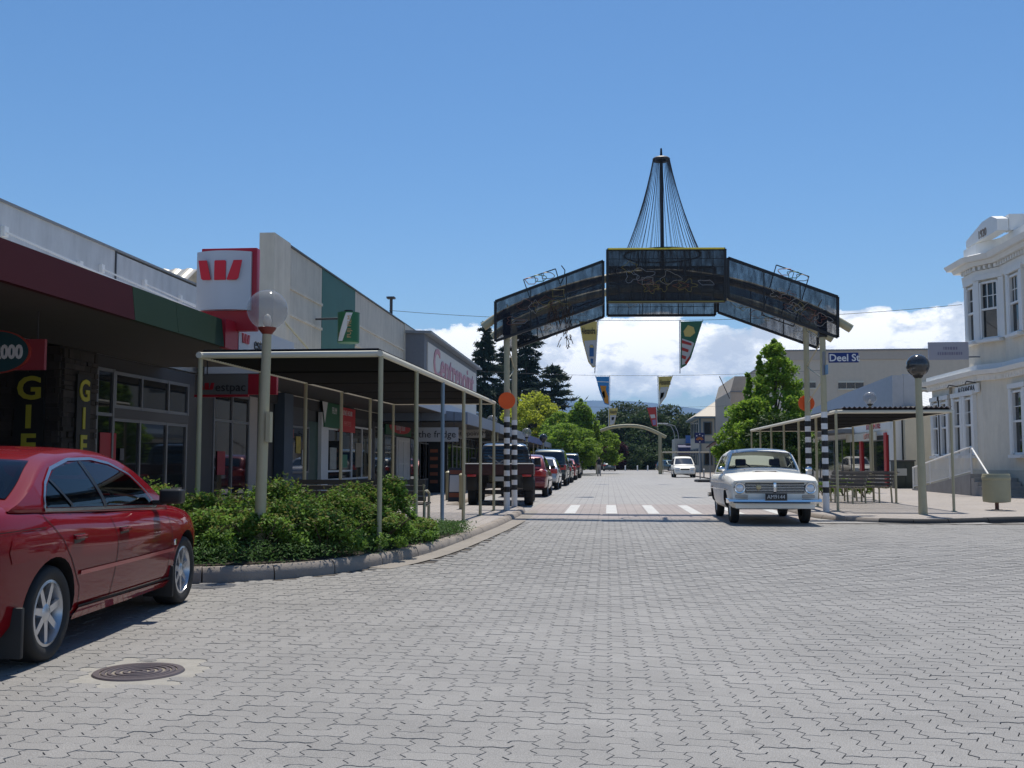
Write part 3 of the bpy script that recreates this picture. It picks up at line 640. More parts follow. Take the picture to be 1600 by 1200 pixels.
C.greenhouse(whp, dict(side=vs_, screen=[(.632, .325, .915), (-1.48, -1.17, .88)])); C.interior(.955, [(-.15, .35, .55, .13), (-.15, -.35, .55, .13), (-.95, 0, 1.2, .12)], mat('seat_red_vinyl', (.10, .03, .03), .5)); rbox('dashboard', (.38, -.62, .93), (.56, .62, 1.0), mat('dash_grey', (.10, .10, .10), .6), vc, .03)
C.screen('windscreen', .645, .315, .93, off=.006, m=clearg); C.screen('rear_window', -1.5, -1.15, .9, m=clearg)
for nm, pts in (('screen_trim', [(.66, q) for q in np.linspace(-.94, .94, 15)]), ('screen_trim', [(.31, q) for q in np.linspace(-.94, .94, 15)]), ('screen_trim', [(x, .94) for x in np.linspace(.31, .66, 8)]), ('screen_trim', [(x, -.94) for x in np.linspace(.31, .66, 8)])): tube(nm, [(C.bow(x, q * C.gy(x, C.top(x))) + .006, q * C.gy(x, C.top(x)), C.top(x) + .05 * (1 - q * q) - .005 + .006) for x, q in pts], .011, chrome, vc, 6)
C.seam('window_trim', [(-1.10, .99), (.46, .99), (.22, 1.32), (-.9, 1.32), (-1.10, .99)], chrome, .02, .008, gh=True)
C.side_patch('window', [(-1.07, 1.0), (-.36, 1.0), (-.36, 1.305), (-.88, 1.305)], clearg, .005); C.side_patch('window', [(-.30, 1.0), (.24, 1.0), (.16, 1.305), (-.30, 1.305)], clearg, .005); C.side_patch('quarter_window', [(.27, 1.0), (.42, 1.0), (.22, 1.29), (.19, 1.305)], clearg, .005)
dk2 = mat('panel_gap_pale', (.10, .09, .08), .8)
C.seam('door_seam', [(.50, .92), (.52, .4)], dk2, .008); C.seam('door_seam', [(-.33, .92), (-.33, .36)], dk2, .008); C.seam('door_seam', [(-1.1, .92), (-1.0, .6)], dk2, .008); C.seam('side_trim', [(-2.0, .62), (1.75, .66)], chrome, .018, .008)
fx = 2.06
# bonnet lip, grille, lamps
b = MB(); b.grid([[(fx - .04, y, .845 + .03 * (1 - (y / .8) ** 2)) for y in np.linspace(-.76, .76, 13)], [(fx + .035, y, .835 + .028 * (1 - (y / .8) ** 2)) for y in np.linspace(-.76, .76, 13)], [(fx + .035, y, .80 + .026 * (1 - (y / .8) ** 2)) for y in np.linspace(-.76, .76, 13)], [(fx - .02, y, .79 + .02 * (1 - (y / .8) ** 2)) for y in np.linspace(-.76, .76, 13)]]); b.build('bonnet_lip', whp, vc, 30)
gr = rbox('grille', (fx - .02, -.55, .60), (fx + .008, .55, .80), mat('grille_dark', (.012, .014, .017), .5, .0), vc, .008)
for k in range(6): rbox('grille_bar', (fx + .004, -.545, .618 + k * .030), (fx + .022, .545, .627 + k * .030), chrome, gr, .003, 1)
rbox('grille_divider', (fx + .004, -.025, .60), (fx + .032, .025, .805), chrome, gr, .005)
MB().lathe([(.0001, fx + .04), (.045, fx + .034), (.05, fx + .01)], (0, -.30, .715), 'x', 20).build('spot_badge', mat('badge_gold', (.5, .42, .25), .35, .6), gr, 30)
for sd_ in (1, -1):
    hl = MB().lathe([(.078, fx + .052), (.098, fx + .055), (.112, fx + .03), (.118, fx - .03)], (0, sd_ * .655, .70), 'x', 28).build('headlight', chrome, vc, 40)
    MB().lathe([(.0001, fx + .05), (.04, fx + .047), (.079, fx + .036)], (0, sd_ * .655, .70), 'x', 28).build('lens', lampc, hl, 0)
    rbox('indicator', (fx - .02, sd_ * .50, .515), (fx + .022, sd_ * .74, .575), mat('lamp_amber_white', (.45, .40, .34), .25), vc, .02, 3)
    y = C.side_y(1.0, .80); tube('wing_mirror_arm', [(.86, sd_ * .80, .93), (.86, sd_ * .84, 1.02)], .012, chrome, vc); ellipsoid('wing_mirror', (.86, sd_ * .86, 1.05), (.03, .07, .05), chrome, vc)
    for hx in (-.2, -.95): rbox('door_handle', (hx - .07, sd_ * .845, .80), (hx + .06, sd_ * .875, .825), chrome, vc, .008)
    tube('wiper', [(.70, sd_ * .10 + .15, .985), (.62, sd_ * .10 - .28, 1.03)], .008, black, vc)
bp = [(1.72, .875), (1.90, .885), (2.06, .86), (2.14, .60), (2.165, .3), (2.17, 0)]; bp = bp + [(x, -y) for x, y in bp[-2::-1]]
b = MB(); b.grid([[(x + dx, y, z) for x, y in bp] for dx, z in ((-.05, .41), (.0, .415), (.028, .445), (.02, .485), (-.05, .50))]); b.build('front_bumper', chrome, vc, 30)
bp2 = [(-x - .05, y) for x, y in bp]; b = MB(); b.grid([[(x - dx, y, z) for x, y in bp2] for dx, z in ((-.05, .41), (.0, .415), (.028, .445), (.02, .485), (-.05, .50))]); b.build('rear_bumper', chrome, vc, 30)
rbox('valance', (1.9, -.74, .31), (2.07, .74, .42), whp, vc, .03)
pl = rbox('number_plate', (2.195, -.20, .475), (2.21, .20, .60), black, vc, .006)
fr = MB()
for a_, c_ in (((2.208, -.20, .595), (2.215, .20, .603)), ((2.208, -.20, .472), (2.215, .20, .480)), ((2.208, -.204, .472), (2.215, -.196, .603)), ((2.208, .196, .472), (2.215, .204, .603))): fr.box(a_, c_)
fr.build('plate_rim', alu, pl); text('plate_lettering', 'AM9144', .105, (2.212, 0, .536), (1, 0, 0), mat('plate_silver', (.6, .62, .62), .4), pl, .002, sx=.92)
rbox('air_scoop', (.78, -.25, .975), (.96, .25, 1.02), whp, vc, .02); rbox('air_scoop_mouth', (.958, -.21, .985), (.968, .21, 1.012), mat('scoop_dark', (.08, .06, .05), .6), vc, .004)
C.wheels('plain', .19, mat('wheel_cream', (.55, .54, .50), .4, .3))
st = tube('steering_wheel', [(.22 + .0 * math.cos(a), -.36 + .19 * math.cos(a), .99 + .17 * math.sin(a)) for a in np.linspace(0, 2 * math.pi, 17)], .012, black, vc)

# ---- generic parked cars ------------------------------------------------------------
def modern(name, label, cat, loc, heading, paint, kind='sedan', scale=1.0, group='cars parked along the left kerb', rack=False, spare=False):
    root = place_car(name, label, cat, loc, heading, group)
    S = dict(
      sedan=dict(L=4.45, W=1.72, z=[(-2.22, .62), (-2.18, .88), (-2.0, .96), (-1.5, .97), (.8, .90), (1.6, .80), (2.05, .68), (2.22, .5)], top=[(-1.75, .95), (-1.5, 1.06), (-1.0, 1.33), (-.5, 1.41), (.1, 1.39), (.35, 1.32), (.98, .92)], belt=.92, roofw=.60, rw=(-1.62, -1.05), ws=(.92, .38), win=[(-1.3, .95), (.72, .93), (.25, 1.28), (-.4, 1.345), (-.95, 1.29)]),
      hatch=dict(L=4.1, W=1.70, z=[(-2.05, .62), (-2.02, .92), (-1.9, .97), (-1.4, .95), (.8, .90), (1.5, .82), (1.9, .68), (2.05, .5)], top=[(-2.0, .95), (-1.85, 1.12), (-1.55, 1.36), (-1.0, 1.44), (0, 1.43), (.3, 1.36), (.98, .92)], belt=.92, roofw=.60, rw=(-1.93, -1.62), ws=(.92, .36), win=[(-1.5, .96), (.72, .93), (.25, 1.31), (-.4, 1.375), (-1.25, 1.33)]),
      suv=dict(L=4.7, W=1.84, z=[(-2.35, .7), (-2.33, 1.10), (-2.25, 1.14), (-1.4, 1.12), (.9, 1.08), (1.7, 1.02), (2.2, .92), (2.35, .6)], top=[(-2.3, 1.13), (-2.2, 1.4), (-2.05, 1.74), (-1.6, 1.82), (0, 1.82), (.25, 1.75), (.95, 1.10)], belt=1.10, roofw=.70, rw=(-2.255, -2.07), ws=(.88, .30), win=[(-1.95, 1.14), (.66, 1.12), (.22, 1.66), (-.3, 1.70), (-1.85, 1.70)]),
      mpv=dict(L=4.3, W=1.74, z=[(-2.15, .62), (-2.12, .95), (-2.0, 1.0), (-1.4, .98), (.9, .95), (1.5, .86), (2.0, .72), (2.15, .5)], top=[(-2.1, .98), (-1.95, 1.3), (-1.7, 1.55), (-1.0, 1.62), (0, 1.60), (.3, 1.52), (1.25, .95)], belt=.96, roofw=.62, rw=(-2.03, -1.78), ws=(1.15, .38), win=[(-1.7, 1.0), (.85, .98), (.25, 1.44), (-.4, 1.52), (-1.55, 1.48)]))[kind]
    hl = S['L'] / 2; W_ = S['W']; big = kind == 'suv'; wz = .36 if big else .30
    sp = dict(W=W_, wheels=(hl * .62, -hl * .60), wz=wz, arch=wz + .045, tw=.2, spokes=6, w=[(-hl, W_ * .43), (-hl + .12, W_ * .475), (-hl + .6, W_ * .497), (0, W_ / 2), (hl - .7, W_ * .49), (hl - .2, W_ * .44), (hl, W_ * .33)],
        zb=[(-hl, .42), (-hl + .25, .30), (-1, .22 + .1 * big), (1, .22 + .1 * big), (hl - .2, .26), (hl, .36)], zt=S['z'], crown=.05,
        gh=dict(top=S['top'], belt=S['belt'], wb=W_ / 2 - .07, wr=S['roofw'], xwt=.25, xrt=S['rw'][1] + .05, bow=.16, crown=.03, k=11))
    c = Car(sp, root); c.body(paint); c.greenhouse(paint); c.screen('windscreen', *S['ws'], .9); c.screen('rear_window', *S['rw'], .86); c.side_patch('window', S['win'], cglass, .009)
    c.seam('window_pillar', [(-.35, S['belt'] + .03), (-.38, S['top'][3][1] - .06)], paint, .05, .013, gh=True)
    c.seam('door_seam', [(.85, S['belt'] - .04), (.85, .4)], blk_trim, .01); c.seam('door_seam', [(-.35, S['belt'] - .04), (-.35, .4)], blk_trim, .01)
    c.side_patch('rubbing_strip', [(-1.2, .52), (1.2, .52), (1.2, .57), (-1.2, .57)], blk_trim, .012, gh=False, rows_=2)
    lz = (.80, 1.05) if big else (.70, .90)
    for sd_ in (1, -1):
        rbox('tail_light', (-hl - .012, sd_ * W_ * .24, lz[0]), (-hl + .16, sd_ * W_ * .468, lz[1]), redl, root, .03); rbox('headlight', (hl - .30, sd_ * W_ * .22, .62), (hl - .02, sd_ * W_ * .42, .76 + .12 * big), lampc, root, .03)
        yy = c.gy(.6, S['belt'] + .05); rbox('wing_mirror', (.58, sd_ * (yy + .03), S['belt'] + .02), (.70, sd_ * (yy + .2), S['belt'] + .15), blk_trim, root, .025)
    rbox('rear_bumper', (-hl - .05, -W_ * .45, .36), (-hl + .1, W_ * .45, .58), paint if not big else blk_trim, root, .04); rbox('front_bumper', (hl - .12, -W_ * .42, .30), (hl + .04, W_ * .42, .52), paint if not big else blk_trim, root, .04)
    rbox('grille', (hl - .04, -W_ * .2, .58), (hl + .012, W_ * .2, .70), blk_trim, root, .01); rbox('number_plate', (-hl - .065, -.18, .62 if not spare else .40), (-hl - .045, .18, .74 if not spare else .52), white, root, .003)
    c.wheels('alloy' if kind != 'hatch' else 'plain')
    if spare: MB().lathe([(.0001, -hl - .24), (.22, -hl - .245), (.33, -hl - .22), (.36, -hl - .16), (.35, -hl - .02)], (0, .06, .98), 'x', 28).build('spare_wheel_cover', mat('spare_cover', (.55, .53, .47), .4), root, 40)
    if rack:
        for sd_ in (1, -1): tube('roof_rail', [(-1.7, sd_ * .62, 1.84), (-1.6, sd_ * .62, 1.89), (-.1, sd_ * .62, 1.89), (0, sd_ * .62, 1.84)], .018, blk_trim, root, 6)
    root.scale = (scale,) * 3
    return root
P = lambda n, c, m=.2: mat('car_' + n, c, .32, m, coat=.9)
zr = gz(40)
modern('hatchback', 'red hatchback parked between the flat deck truck and a silver sedan', 'car', (-2.9, 37.3, zr), 90, P('red', (.20, .015, .018)), 'hatch')
modern('sedan', 'silver sedan parked behind the dark off-roader with a spare wheel', 'car', (-2.98, 46.6, zr), 90, P('silver', (.45, .46, .48), .6), 'sedan')
modern('off_roader', 'tall dark green off-roader with a spare wheel on its back door', 'car', (-2.95, 54.0, zr), 90, P('dark_green', (.045, .06, .055), .3), 'suv', rack=True, spare=True)
modern('sedan', 'dark grey sedan parked in front of the tall off-roader with the spare wheel', 'car', (-2.9, 61.5, zr), 90, P('charcoal', (.04, .045, .05), .3), 'hatch')
modern('sedan', 'bright red sedan parked near the dark off-roader by the green trees', 'car', (-2.95, 70.8, zr), 90, P('bright_red', (.26, .02, .02)), 'sedan')
modern('off_roader', 'black off-roader parked beside the walking person', 'car', (-2.95, 79.0, zr), 90, P('black', (.02, .022, .024), .2), 'suv', rack=True)
modern('sedan', 'grey green car seen from behind leaving at the far junction', 'car', (.15, 139.5, zr), 90, P('grey_green', (.10, .13, .13), .3), 'sedan', group=None)
modern('people_mover', 'white people mover facing down the street near the blue sun sign', 'car', (5.85, 82.5, zr), -90, P('white', (.70, .71, .74), .05), 'mpv', group=None)
modern('hatchback', 'dark teal hatchback parked behind the post of the far arch', 'car', (7.8, 134, zr), -60, P('teal', (.04, .08, .085), .3), 'hatch', group=None)
modern('sedan', 'pale silver sedan parked behind the white vintage saloon', 'car', (7.85, 57, zr), -90, P('pale', (.6, .6, .62), .4), 'sedan', group=None)

# ---- flat-deck truck ------------------------------------------------------------------
ut = place_car('flat_deck_truck', 'black flat deck truck with a ladder headboard and dark red tray behind the arch posts', 'truck', (-3.06, 30.3, zr), 93.2, None)
up = P('truck_black', (.03, .028, .03), .2); tray = mat('tray_dark_red', (.045, .014, .014), .5, var=.1)
sp = dict(W=1.80, wheels=(1.55, -1.55), wz=.36, arch=.42, tw=.25, inset=.0, spokes=6, w=[(.35, .84), (.6, .88), (1.5, .89), (2.2, .83), (2.45, .70)], zb=[(.35, .42), (1.0, .40), (2.45, .42)], zt=[(.35, 1.12), (1.0, 1.10), (1.6, 1.06), (2.2, .98), (2.45, .8)], crown=.04,
    gh=dict(top=[(.33, 1.08), (.40, 1.5), (.5, 1.68), (.8, 1.74), (1.05, 1.72), (1.25, 1.62), (1.75, 1.08)], belt=1.08, wb=.80, wr=.64, xwt=1.2, xrt=.5, bow=.12, crown=.03, k=7))
C = Car(sp, ut); C.body(up, wells=False); C.greenhouse(up); C.screen('windscreen', 1.70, 1.30, .9); C.screen('rear_window', .345, .47, .8); C.side_patch('window', [(.5, 1.12), (1.5, 1.12), (1.2, 1.55), (.6, 1.6)], cglass, .009); C.wheels('alloy')
MB().box((-2.3, -.35, .48), (1.2, -.22, .62)).box((-2.3, .22, .48), (1.2, .35, .62)).build('chassis_rail', darkg, ut)
rbox('deck', (-2.55, -.92, .84), (.18, .92, .90), tray, ut, .012)
for nm, a, b_ in (('side_board', (-2.55, -.92, .90), (.18, -.885, 1.13)), ('side_board', (-2.55, .885, .90), (.18, .92, 1.13)), ('tail_board', (-2.57, -.90, .88), (-2.53, .90, 1.13))): rbox(nm, a, b_, tray, ut, .008)
tube('deck_edge_rail', [(-2.58, -.92, 1.14), (-2.58, .92, 1.14)], .018, alu, ut)
hb_ = MB()
hb_.tube([(.14, -.86, .9), (.14, -.72, 1.76), (.14, .72, 1.76), (.14, .86, .9)], .025, 8)
hb_.build('headboard_frame', black, ut, 40)
for k in range(7):
    z = 1.05 + k * .10; y = .86 - .14 * (z - .9) / .86; tube('headboard_bar', [(.14, -y, z), (.14, y, z)], .012, black, ut, 6)
for a, b_ in (((-.30, 1.36), (0, 1.16)), ((.30, 1.36), (0, 1.16))): MB().bar((-2.56, a[0], a[1]), (-2.56, b_[0], b_[1]), .03).build('tie_strap', alu, ut)
for sd_ in (1, -1):
    rbox('mudguard', (-2.1, sd_ * .62, .42), (-2.06, sd_ * .92, .84), blk_trim, ut, .01); rbox('tail_light', (-2.6, sd_ * .62, .80), (-2.56, sd_ * .86, .86), redl, ut, .006); rbox('wing_mirror', (1.45, sd_ * .88, 1.1), (1.55, sd_ * 1.08, 1.32), blk_trim, ut, .02)
rbox('number_plate', (-2.60, -.18, .68), (-2.585, .18, .80), mat('plate_dull', (.4, .4, .38), .5), ut, .003); rbox('axle', (-1.62, -.8, .30), (-1.48, .8, .42), darkg, ut, .03)
# ================================================================== LEFT SIDE BUILDINGS
XF = -8.2; XV = -5.8              # shop front line, veranda edge
FX = (1, 0, 0); FC = (0, -1, 0)
stonem = mat('schist_stone', (0.055, 0.047, 0.042), 0.85, var=0.35, scale=5, bump=.6, bscale=25, island=.35)
whitewall = mat('painted_wall_white', (0.60, 0.61, 0.61), 0.7, var=0.07, stain=0.22)
maroon = mat('maroon_fascia', (0.060, 0.010, 0.012), 0.6, spec=.12, var=0.08, scale=2)
greenf = mat('green_fascia', (0.028, 0.052, 0.028), 0.6, spec=.12, var=0.08, scale=2)
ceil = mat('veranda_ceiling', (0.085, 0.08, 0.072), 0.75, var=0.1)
wred = mat('sign_red', (0.40, 0.010, 0.025), 0.4); silver = mat('sign_silver', (0.52, 0.53, 0.56), 0.38, 0.25)
yel = mat('yellow_lettering', (0.55, 0.50, 0.05), 0.5); yel2 = mat('orange_yellow_lettering', (0.75, 0.5, 0.02), 0.5)
bgreen = mat('wall_green', (0.022, 0.115, 0.085), 0.6, var=0.12, scale=1.5, stain=.15)
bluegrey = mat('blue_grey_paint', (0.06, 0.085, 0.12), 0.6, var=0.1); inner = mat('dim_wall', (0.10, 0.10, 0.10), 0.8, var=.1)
signw = mat('sign_white', (0.70, 0.70, 0.69), 0.5, var=.04); tgreen = mat('sign_green', (0.02, 0.13, 0.05), 0.45); sred = mat('sign_bright_red', (0.55, 0.03, 0.03), 0.45); sblack = mat('letter_black', (.02, .02, .02), .5)

def shopwin(root, x, y0, y1, z0, z1, cols, rows, fm=alu, d=.06, gm_=None):
    """a glazed bay on a wall facing +x: frame members and separate panes"""
    zs = [z0] + rows + [z1]; cs = [y0 + (y1 - y0) * c for c in [0] + cols + [1]]
    wo_ = MB()
    for y in cs: wo_.box((x - d / 2, y - .028, z0 - .028), (x + d / 2, y + .028, z1 + .028))
    for k, z in enumerate(zs):
        for a, b_ in zip(cs, cs[1:]): wo_.box((x - d / 2 + .004, a + .0285, z - .027), (x + d / 2 - .004, b_ - .0285, z + .027))
    f = wo_.build('window', fm, root)
    for a, b_ in zip(cs, cs[1:]):
        for c, e in zip(zs, zs[1:]): box('pane', (x - .012, a + .028, c + .027), (x - .002, b_ - .028, e - .027), gm_ or glass, f)
    return f
# ---- building A: gift shop and bank -----------------------------------------------------
A = thing('shop_building', 'low white parapet building with maroon and green veranda, gift shop and bank', 'building', (-11, 15, SW))
ye = 23.6
box('parapet_wall', (XF - .25, 4.0, 3.3), (XF, 16.45, 4.80), whitewall, A); box('parapet_wall', (XF - .25, 16.48, 3.3), (XF, ye, 4.77), whitewall, A)
box('parapet_cap', (XF - .29, 4.0, 4.80), (XF + .03, ye, 4.835), midg, A)
box('rear_block', (-19, 4, SW), (XF - 2.65, ye, 4.2), whitewall, A); box('upper_block', (XF - 2.64, 4, 3.1), (XF - .26, ye, 4.2), whitewall, A)
rf = MB(); rows = [[(-16.5 + k * .07, y, z + .02 * math.sin(k * 1.5)) for k in range(102)] for y, z in ((20.4, 4.2), (23.0, 5.75), (23.55, 5.4))]; rf.grid(rows); rf.build('roof', mat('old_iron_roof', (.42, .40, .35), .5, .3, var=.2, stain=.2), A, fix=False)
# veranda
for nm, y0, y1, m_ in (('veranda_fascia', 4.0, onX(205, 450, XV)[0], maroon), ('veranda_fascia', onX(205, 450, XV)[0] + .01, 13.35, greenf), ('veranda_fascia', 13.36, onX(345, 520, XV)[0], greenf)):
    MB().prism([(XV - .02, 3.0), (XV + .06, 3.0), (XV + .01, 3.42), (XV - .02, 3.42)], y0, y1, 'y').build(nm, m_, A)
yv = onX(345, 520, XV)[0]
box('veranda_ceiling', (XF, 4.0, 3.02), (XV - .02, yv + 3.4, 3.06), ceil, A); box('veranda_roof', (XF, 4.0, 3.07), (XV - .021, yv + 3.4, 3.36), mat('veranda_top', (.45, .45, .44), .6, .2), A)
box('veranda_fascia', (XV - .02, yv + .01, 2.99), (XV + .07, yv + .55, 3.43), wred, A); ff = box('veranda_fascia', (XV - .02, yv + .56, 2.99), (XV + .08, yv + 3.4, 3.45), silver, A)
def wmark(root, org, right, sc, m_, nrm, dep=.012):
    org = Vector(org); right = Vector(right); nrm = Vector(nrm)
    for q in ([(-1.0, .44), (-.62, .44), (-.42, -.40), (-.48, -.44), (-.78, -.44), (-.86, -.38)], [(-.26, .40), (-.22, .44), (.22, .44), (.26, .40), (.26, -.44), (-.26, -.44)], [(.62, .44), (1.0, .44), (.84, -.36), (.74, -.44), (.34, -.44), (.32, -.40)]):
        b = MB(); n = len(q); P0 = [org + right * a * sc + Vector((0, 0, 1)) * c * sc for a, c in q]; b.add([*P0, *[p + nrm * dep for p in P0]], [tuple(range(n)), tuple(range(n, 2 * n))] + [(i, (i + 1) % n, n + (i + 1) % n, n + i) for i in range(n)]); b.build('logo_bar', m_, root)
wmark(A, (XV + .082, yv + .85, 3.22), (0, 1, 0), .17, wred, FX); text('lettering', 'estpac', .30, (XV + .085, yv + 1.62, 3.19), FX, sblack, A, .006)
for px, py in ((5, 362), (123, 415), (157, 420), (224, 443), (280, 467)):
    y, z = onX(px, py, XF); tube('stay_rod', [(XF + .02, y, z), (XV - .1, y + .1, 3.40)], .016, white, A, 6); box('stay_bracket', (XF, y - .05, z - .07), (XF + .05, y + .05, z + .07), white, A)
box('downpipe', (XF + .002, 16.44, 3.4), (XF + .02, 16.475, 4.79), darkg, A)
# gift shop front
yp = onX(148, 600, XF)[0]         # end of the stone pillar
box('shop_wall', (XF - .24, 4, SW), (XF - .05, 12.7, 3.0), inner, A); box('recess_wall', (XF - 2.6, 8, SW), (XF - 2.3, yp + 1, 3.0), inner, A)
pil = box('stone_pillar', (XF - 1.05, yp - 1.05, SW), (XF + .02, yp, 3.02), stonem, A)
pil2 = box('stone_wall', (XF - 2.2, yp - .55, SW), (XF - 1.06, yp - .35, 3.02), stonem, A)
def stones(parent, axis, fixed, a0, a1, z0, z1, sgn):
    z = z0
    while z < z1 - .04:
        h = random.choice([.07, .09, .12, .15]); h = min(h, z1 - z); a = a0
        while a < a1 - .03:
            w_ = min(random.uniform(.12, .38), a1 - a); d = random.uniform(.015, .05)
            p, q = ((fixed, a + .006, z + .006), (fixed + sgn * d, a + w_ - .006, z + h - .006)) if axis == 'x' else ((a + .006, fixed, z + .006), (a + w_ - .006, fixed + sgn * d, z + h - .006))
            box('stone', p, q, stonem, parent); a += w_
        z += h
stones(pil, 'x', XF + .02, yp - 1.05, yp, SW, 3.0, 1); stones(pil, 'y', yp - 1.05, XF - 1.05, XF + .02, SW + .5, 3.0, -1)
# two upright GIFTS boards
bb = box('sign_board', (XF - .66, yp - 1.14, .5), (XF - .20, yp - 1.10, 2.62), sblack, A)
for k, ch in enumerate('GIFTS'): text('lettering', ch, .48, (XF - .43, yp - 1.145, 2.36 - .43 * k), FC, yel, bb, .006, bold=.012, sx=1.15)
bb = box('sign_board', (XF + .07, yp - .72, .45), (XF + .10, yp - .30, 2.62), sblack, A)
for k, ch in enumerate('GIFTS'): text('lettering', ch, .46, (XF + .105, yp - .51, 2.36 - .43 * k), FX, yel, bb, .008, bold=.012)
x1, z1 = onY(22, 588, yp - .7); x0, z0 = onY(-60, 625, yp - .7); bb = box('sign_board', (x0, yp - .66, z0), (x1, yp - .62, z1), sblack, A); text('lettering', 'RE', .36, (x1 - .03, yp - .67, (z0 + z1) / 2), FC, yel2, bb, .006, align='RIGHT', bold=.012)
shopwin(A, XF - .02, 8.2, 12.6, .6, 2.7, [.33, .66], [2.2], darkg)
# bank front
Y = lambda px: onX(px, 640, XF)[0]
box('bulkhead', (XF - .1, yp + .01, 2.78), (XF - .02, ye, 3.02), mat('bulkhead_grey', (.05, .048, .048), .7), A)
shopwin(A, XF, yp + .05, Y(175), SW + .05, 2.78, [], [2.05]); box('poster', (XF + .006, yp + .2, .5), (XF + .016, yp + .75, 1.75), wred, A)
shopwin(A, XF, Y(175) + .06, Y(292), 2.2, 2.76, [.33, .70], []); shopwin(A, XF - .02, Y(175) + .06, Y(292), SW + .03, 1.98, [.33, .70], [])
box('door_header', (XF - .06, Y(175) + .03, 2.01), (XF + .03, Y(292), 2.17), mat('header_grey', (.07, .068, .068), .5), A)
box('shop_wall', (XF - .1, Y(292) + .03, SW), (XF + .01, Y(332), 2.775), mat('bank_wall', (.06, .057, .055), .7, var=.08), A)
shopwin(A, XF, Y(332) + .05, Y(388), SW + .3, 2.72, [.5], [2.15]); box('shop_wall', (XF - .1, Y(388) + .04, SW), (XF + .02, ye, 2.775), mat('cream_wall', (.40, .37, .35), .7, var=.06), A)
# hanging signs under the veranda
yh = 11.4; x0, z1 = onY(26, 530, yh); x1, z0 = onY(70, 578, yh)
hs = thing('hanging_sign', 'red hanging board with a dark teal oval reading 2000 under the maroon veranda', 'sign', (x0, yh, z1)); box('board', (x0 - .7, yh - .02, z0), (x1, yh + .03, z1 - .003), mat('sign_dull_red', (.28, .035, .045), .5), hs)
ov = MB().lathe([(.0001, -.03), (1, -.03), (1, 0)], (0, 0, 0), 'y', 40); ov.v = [(x0 - .22 + a * .40, yh - .02 + b_, (z0 + z1) / 2 + .03 + c * .24) for a, b_, c in ov.v]; ov.build('oval_plate', mat('teal_dark', (.02, .07, .08), .5), hs)
ov = MB().lathe([(1, -.032), (1.05, -.032), (1.05, 0)], (0, 0, 0), 'y', 40); ov.v = [(x0 - .22 + a * .40, yh - .02 + b_, (z0 + z1) / 2 + .03 + c * .24) for a, b_, c in ov.v]; ov.build('oval_rim', mat('rim_red', (.4, .05, .03), .5), hs)
text('lettering', '2000', .22, (x0 + .11, yh - .056, (z0 + z1) / 2 + .02), FC, signw, hs, .006, sx=.8, align='RIGHT', bold=.008)
for xx in (x0 - .5, x1 - .1): tube('hanger_rod', [(xx, yh, z1 - .01), (xx, yh, 3.03)], .008, darkg, hs, 6)
yh = 17.0; x0, z1 = onY(306, 586, yh); x1, z0 = onY(433, 616, yh); xm = onY(389, 600, yh)[0]
hs = thing('hanging_sign', 'silver and red hanging bank sign under the veranda behind the lamp post', 'sign', (x0, yh, z1)); box('board', (x0, yh - .04, z0), (xm, yh + .04, z1), mat('sign_grey', (.16, .16, .165), .5), hs); box('red_end', (xm + .002, yh - .045, z0 - .004), (x1, yh + .045, z1 + .004), wred, hs); box('red_edge', (x0 - .01, yh - .035, z0 - .04), (xm, yh + .035, z0 - .002), wred, hs)
wmark(hs, (x0 + .22, yh - .052, (z0 + z1) / 2 - .03), (1, 0, 0), .13, wred, (0, -1, 0)); text('lettering', 'estpac', .21, (x0 + .63, yh - .048, (z0 + z1) / 2 - .05), FC, sblack, hs, .006)
for xx in (x0 + .2, x1 - .2): tube('hanger_rod', [(xx, yh, z1), (xx, yh, 3.03)], .01, darkg, hs, 6)
# tall box sign above the veranda
yq = 15.4; x0, z1 = onY(307, 394, yq); x1, z0 = onY(390, 484, yq)
bs = thing('bank_sign', 'tall red and silver box sign with three red bars above the veranda', 'sign', (x0, yq, 3.4))
rx0, rz1 = onY(318, 390, yq + .16); rx1, rz0 = onY(402, 515, yq + .16); rbox('red_back', (rx0, yq + .08, 3.3), (rx1, yq + .24, rz1), wred, bs, .02)
b = MB(); rows = [[(x0 + (x1 - x0) * k / 12, yq - .10 + .13 * (2 * k / 12 - 1) ** 2, z) for k in range(13)] for z in (z0, z1)]; b.grid(rows); b.grid([[(x0 + (x1 - x0) * k / 12, yq + .075, z) for k in range(13)] for z in (z1, z0)])
n = 13; b.f += [tuple(list(range(13)) + list(range(51, 38, -1))), tuple(list(range(13, 26)) + list(range(38, 25, -1)))]; b.mi += [0, 0]
b.add([rows[0][0], rows[1][0], (x0, yq + .075, z1), (x0, yq + .075, z0)], [(0, 1, 2, 3)]); b.add([rows[0][12], rows[1][12], (x1, yq + .075, z1), (x1, yq + .075, z0)], [(0, 1, 2, 3)])
b.build('silver_face', silver, bs, 30); ox, oz = onY(348, 424, yq)
wmark(bs, (ox, yq - .10, oz), (1, 0, 0), .345, mat('logo_red', (.62, .015, .03), .4), (0, -1, 0), .02)

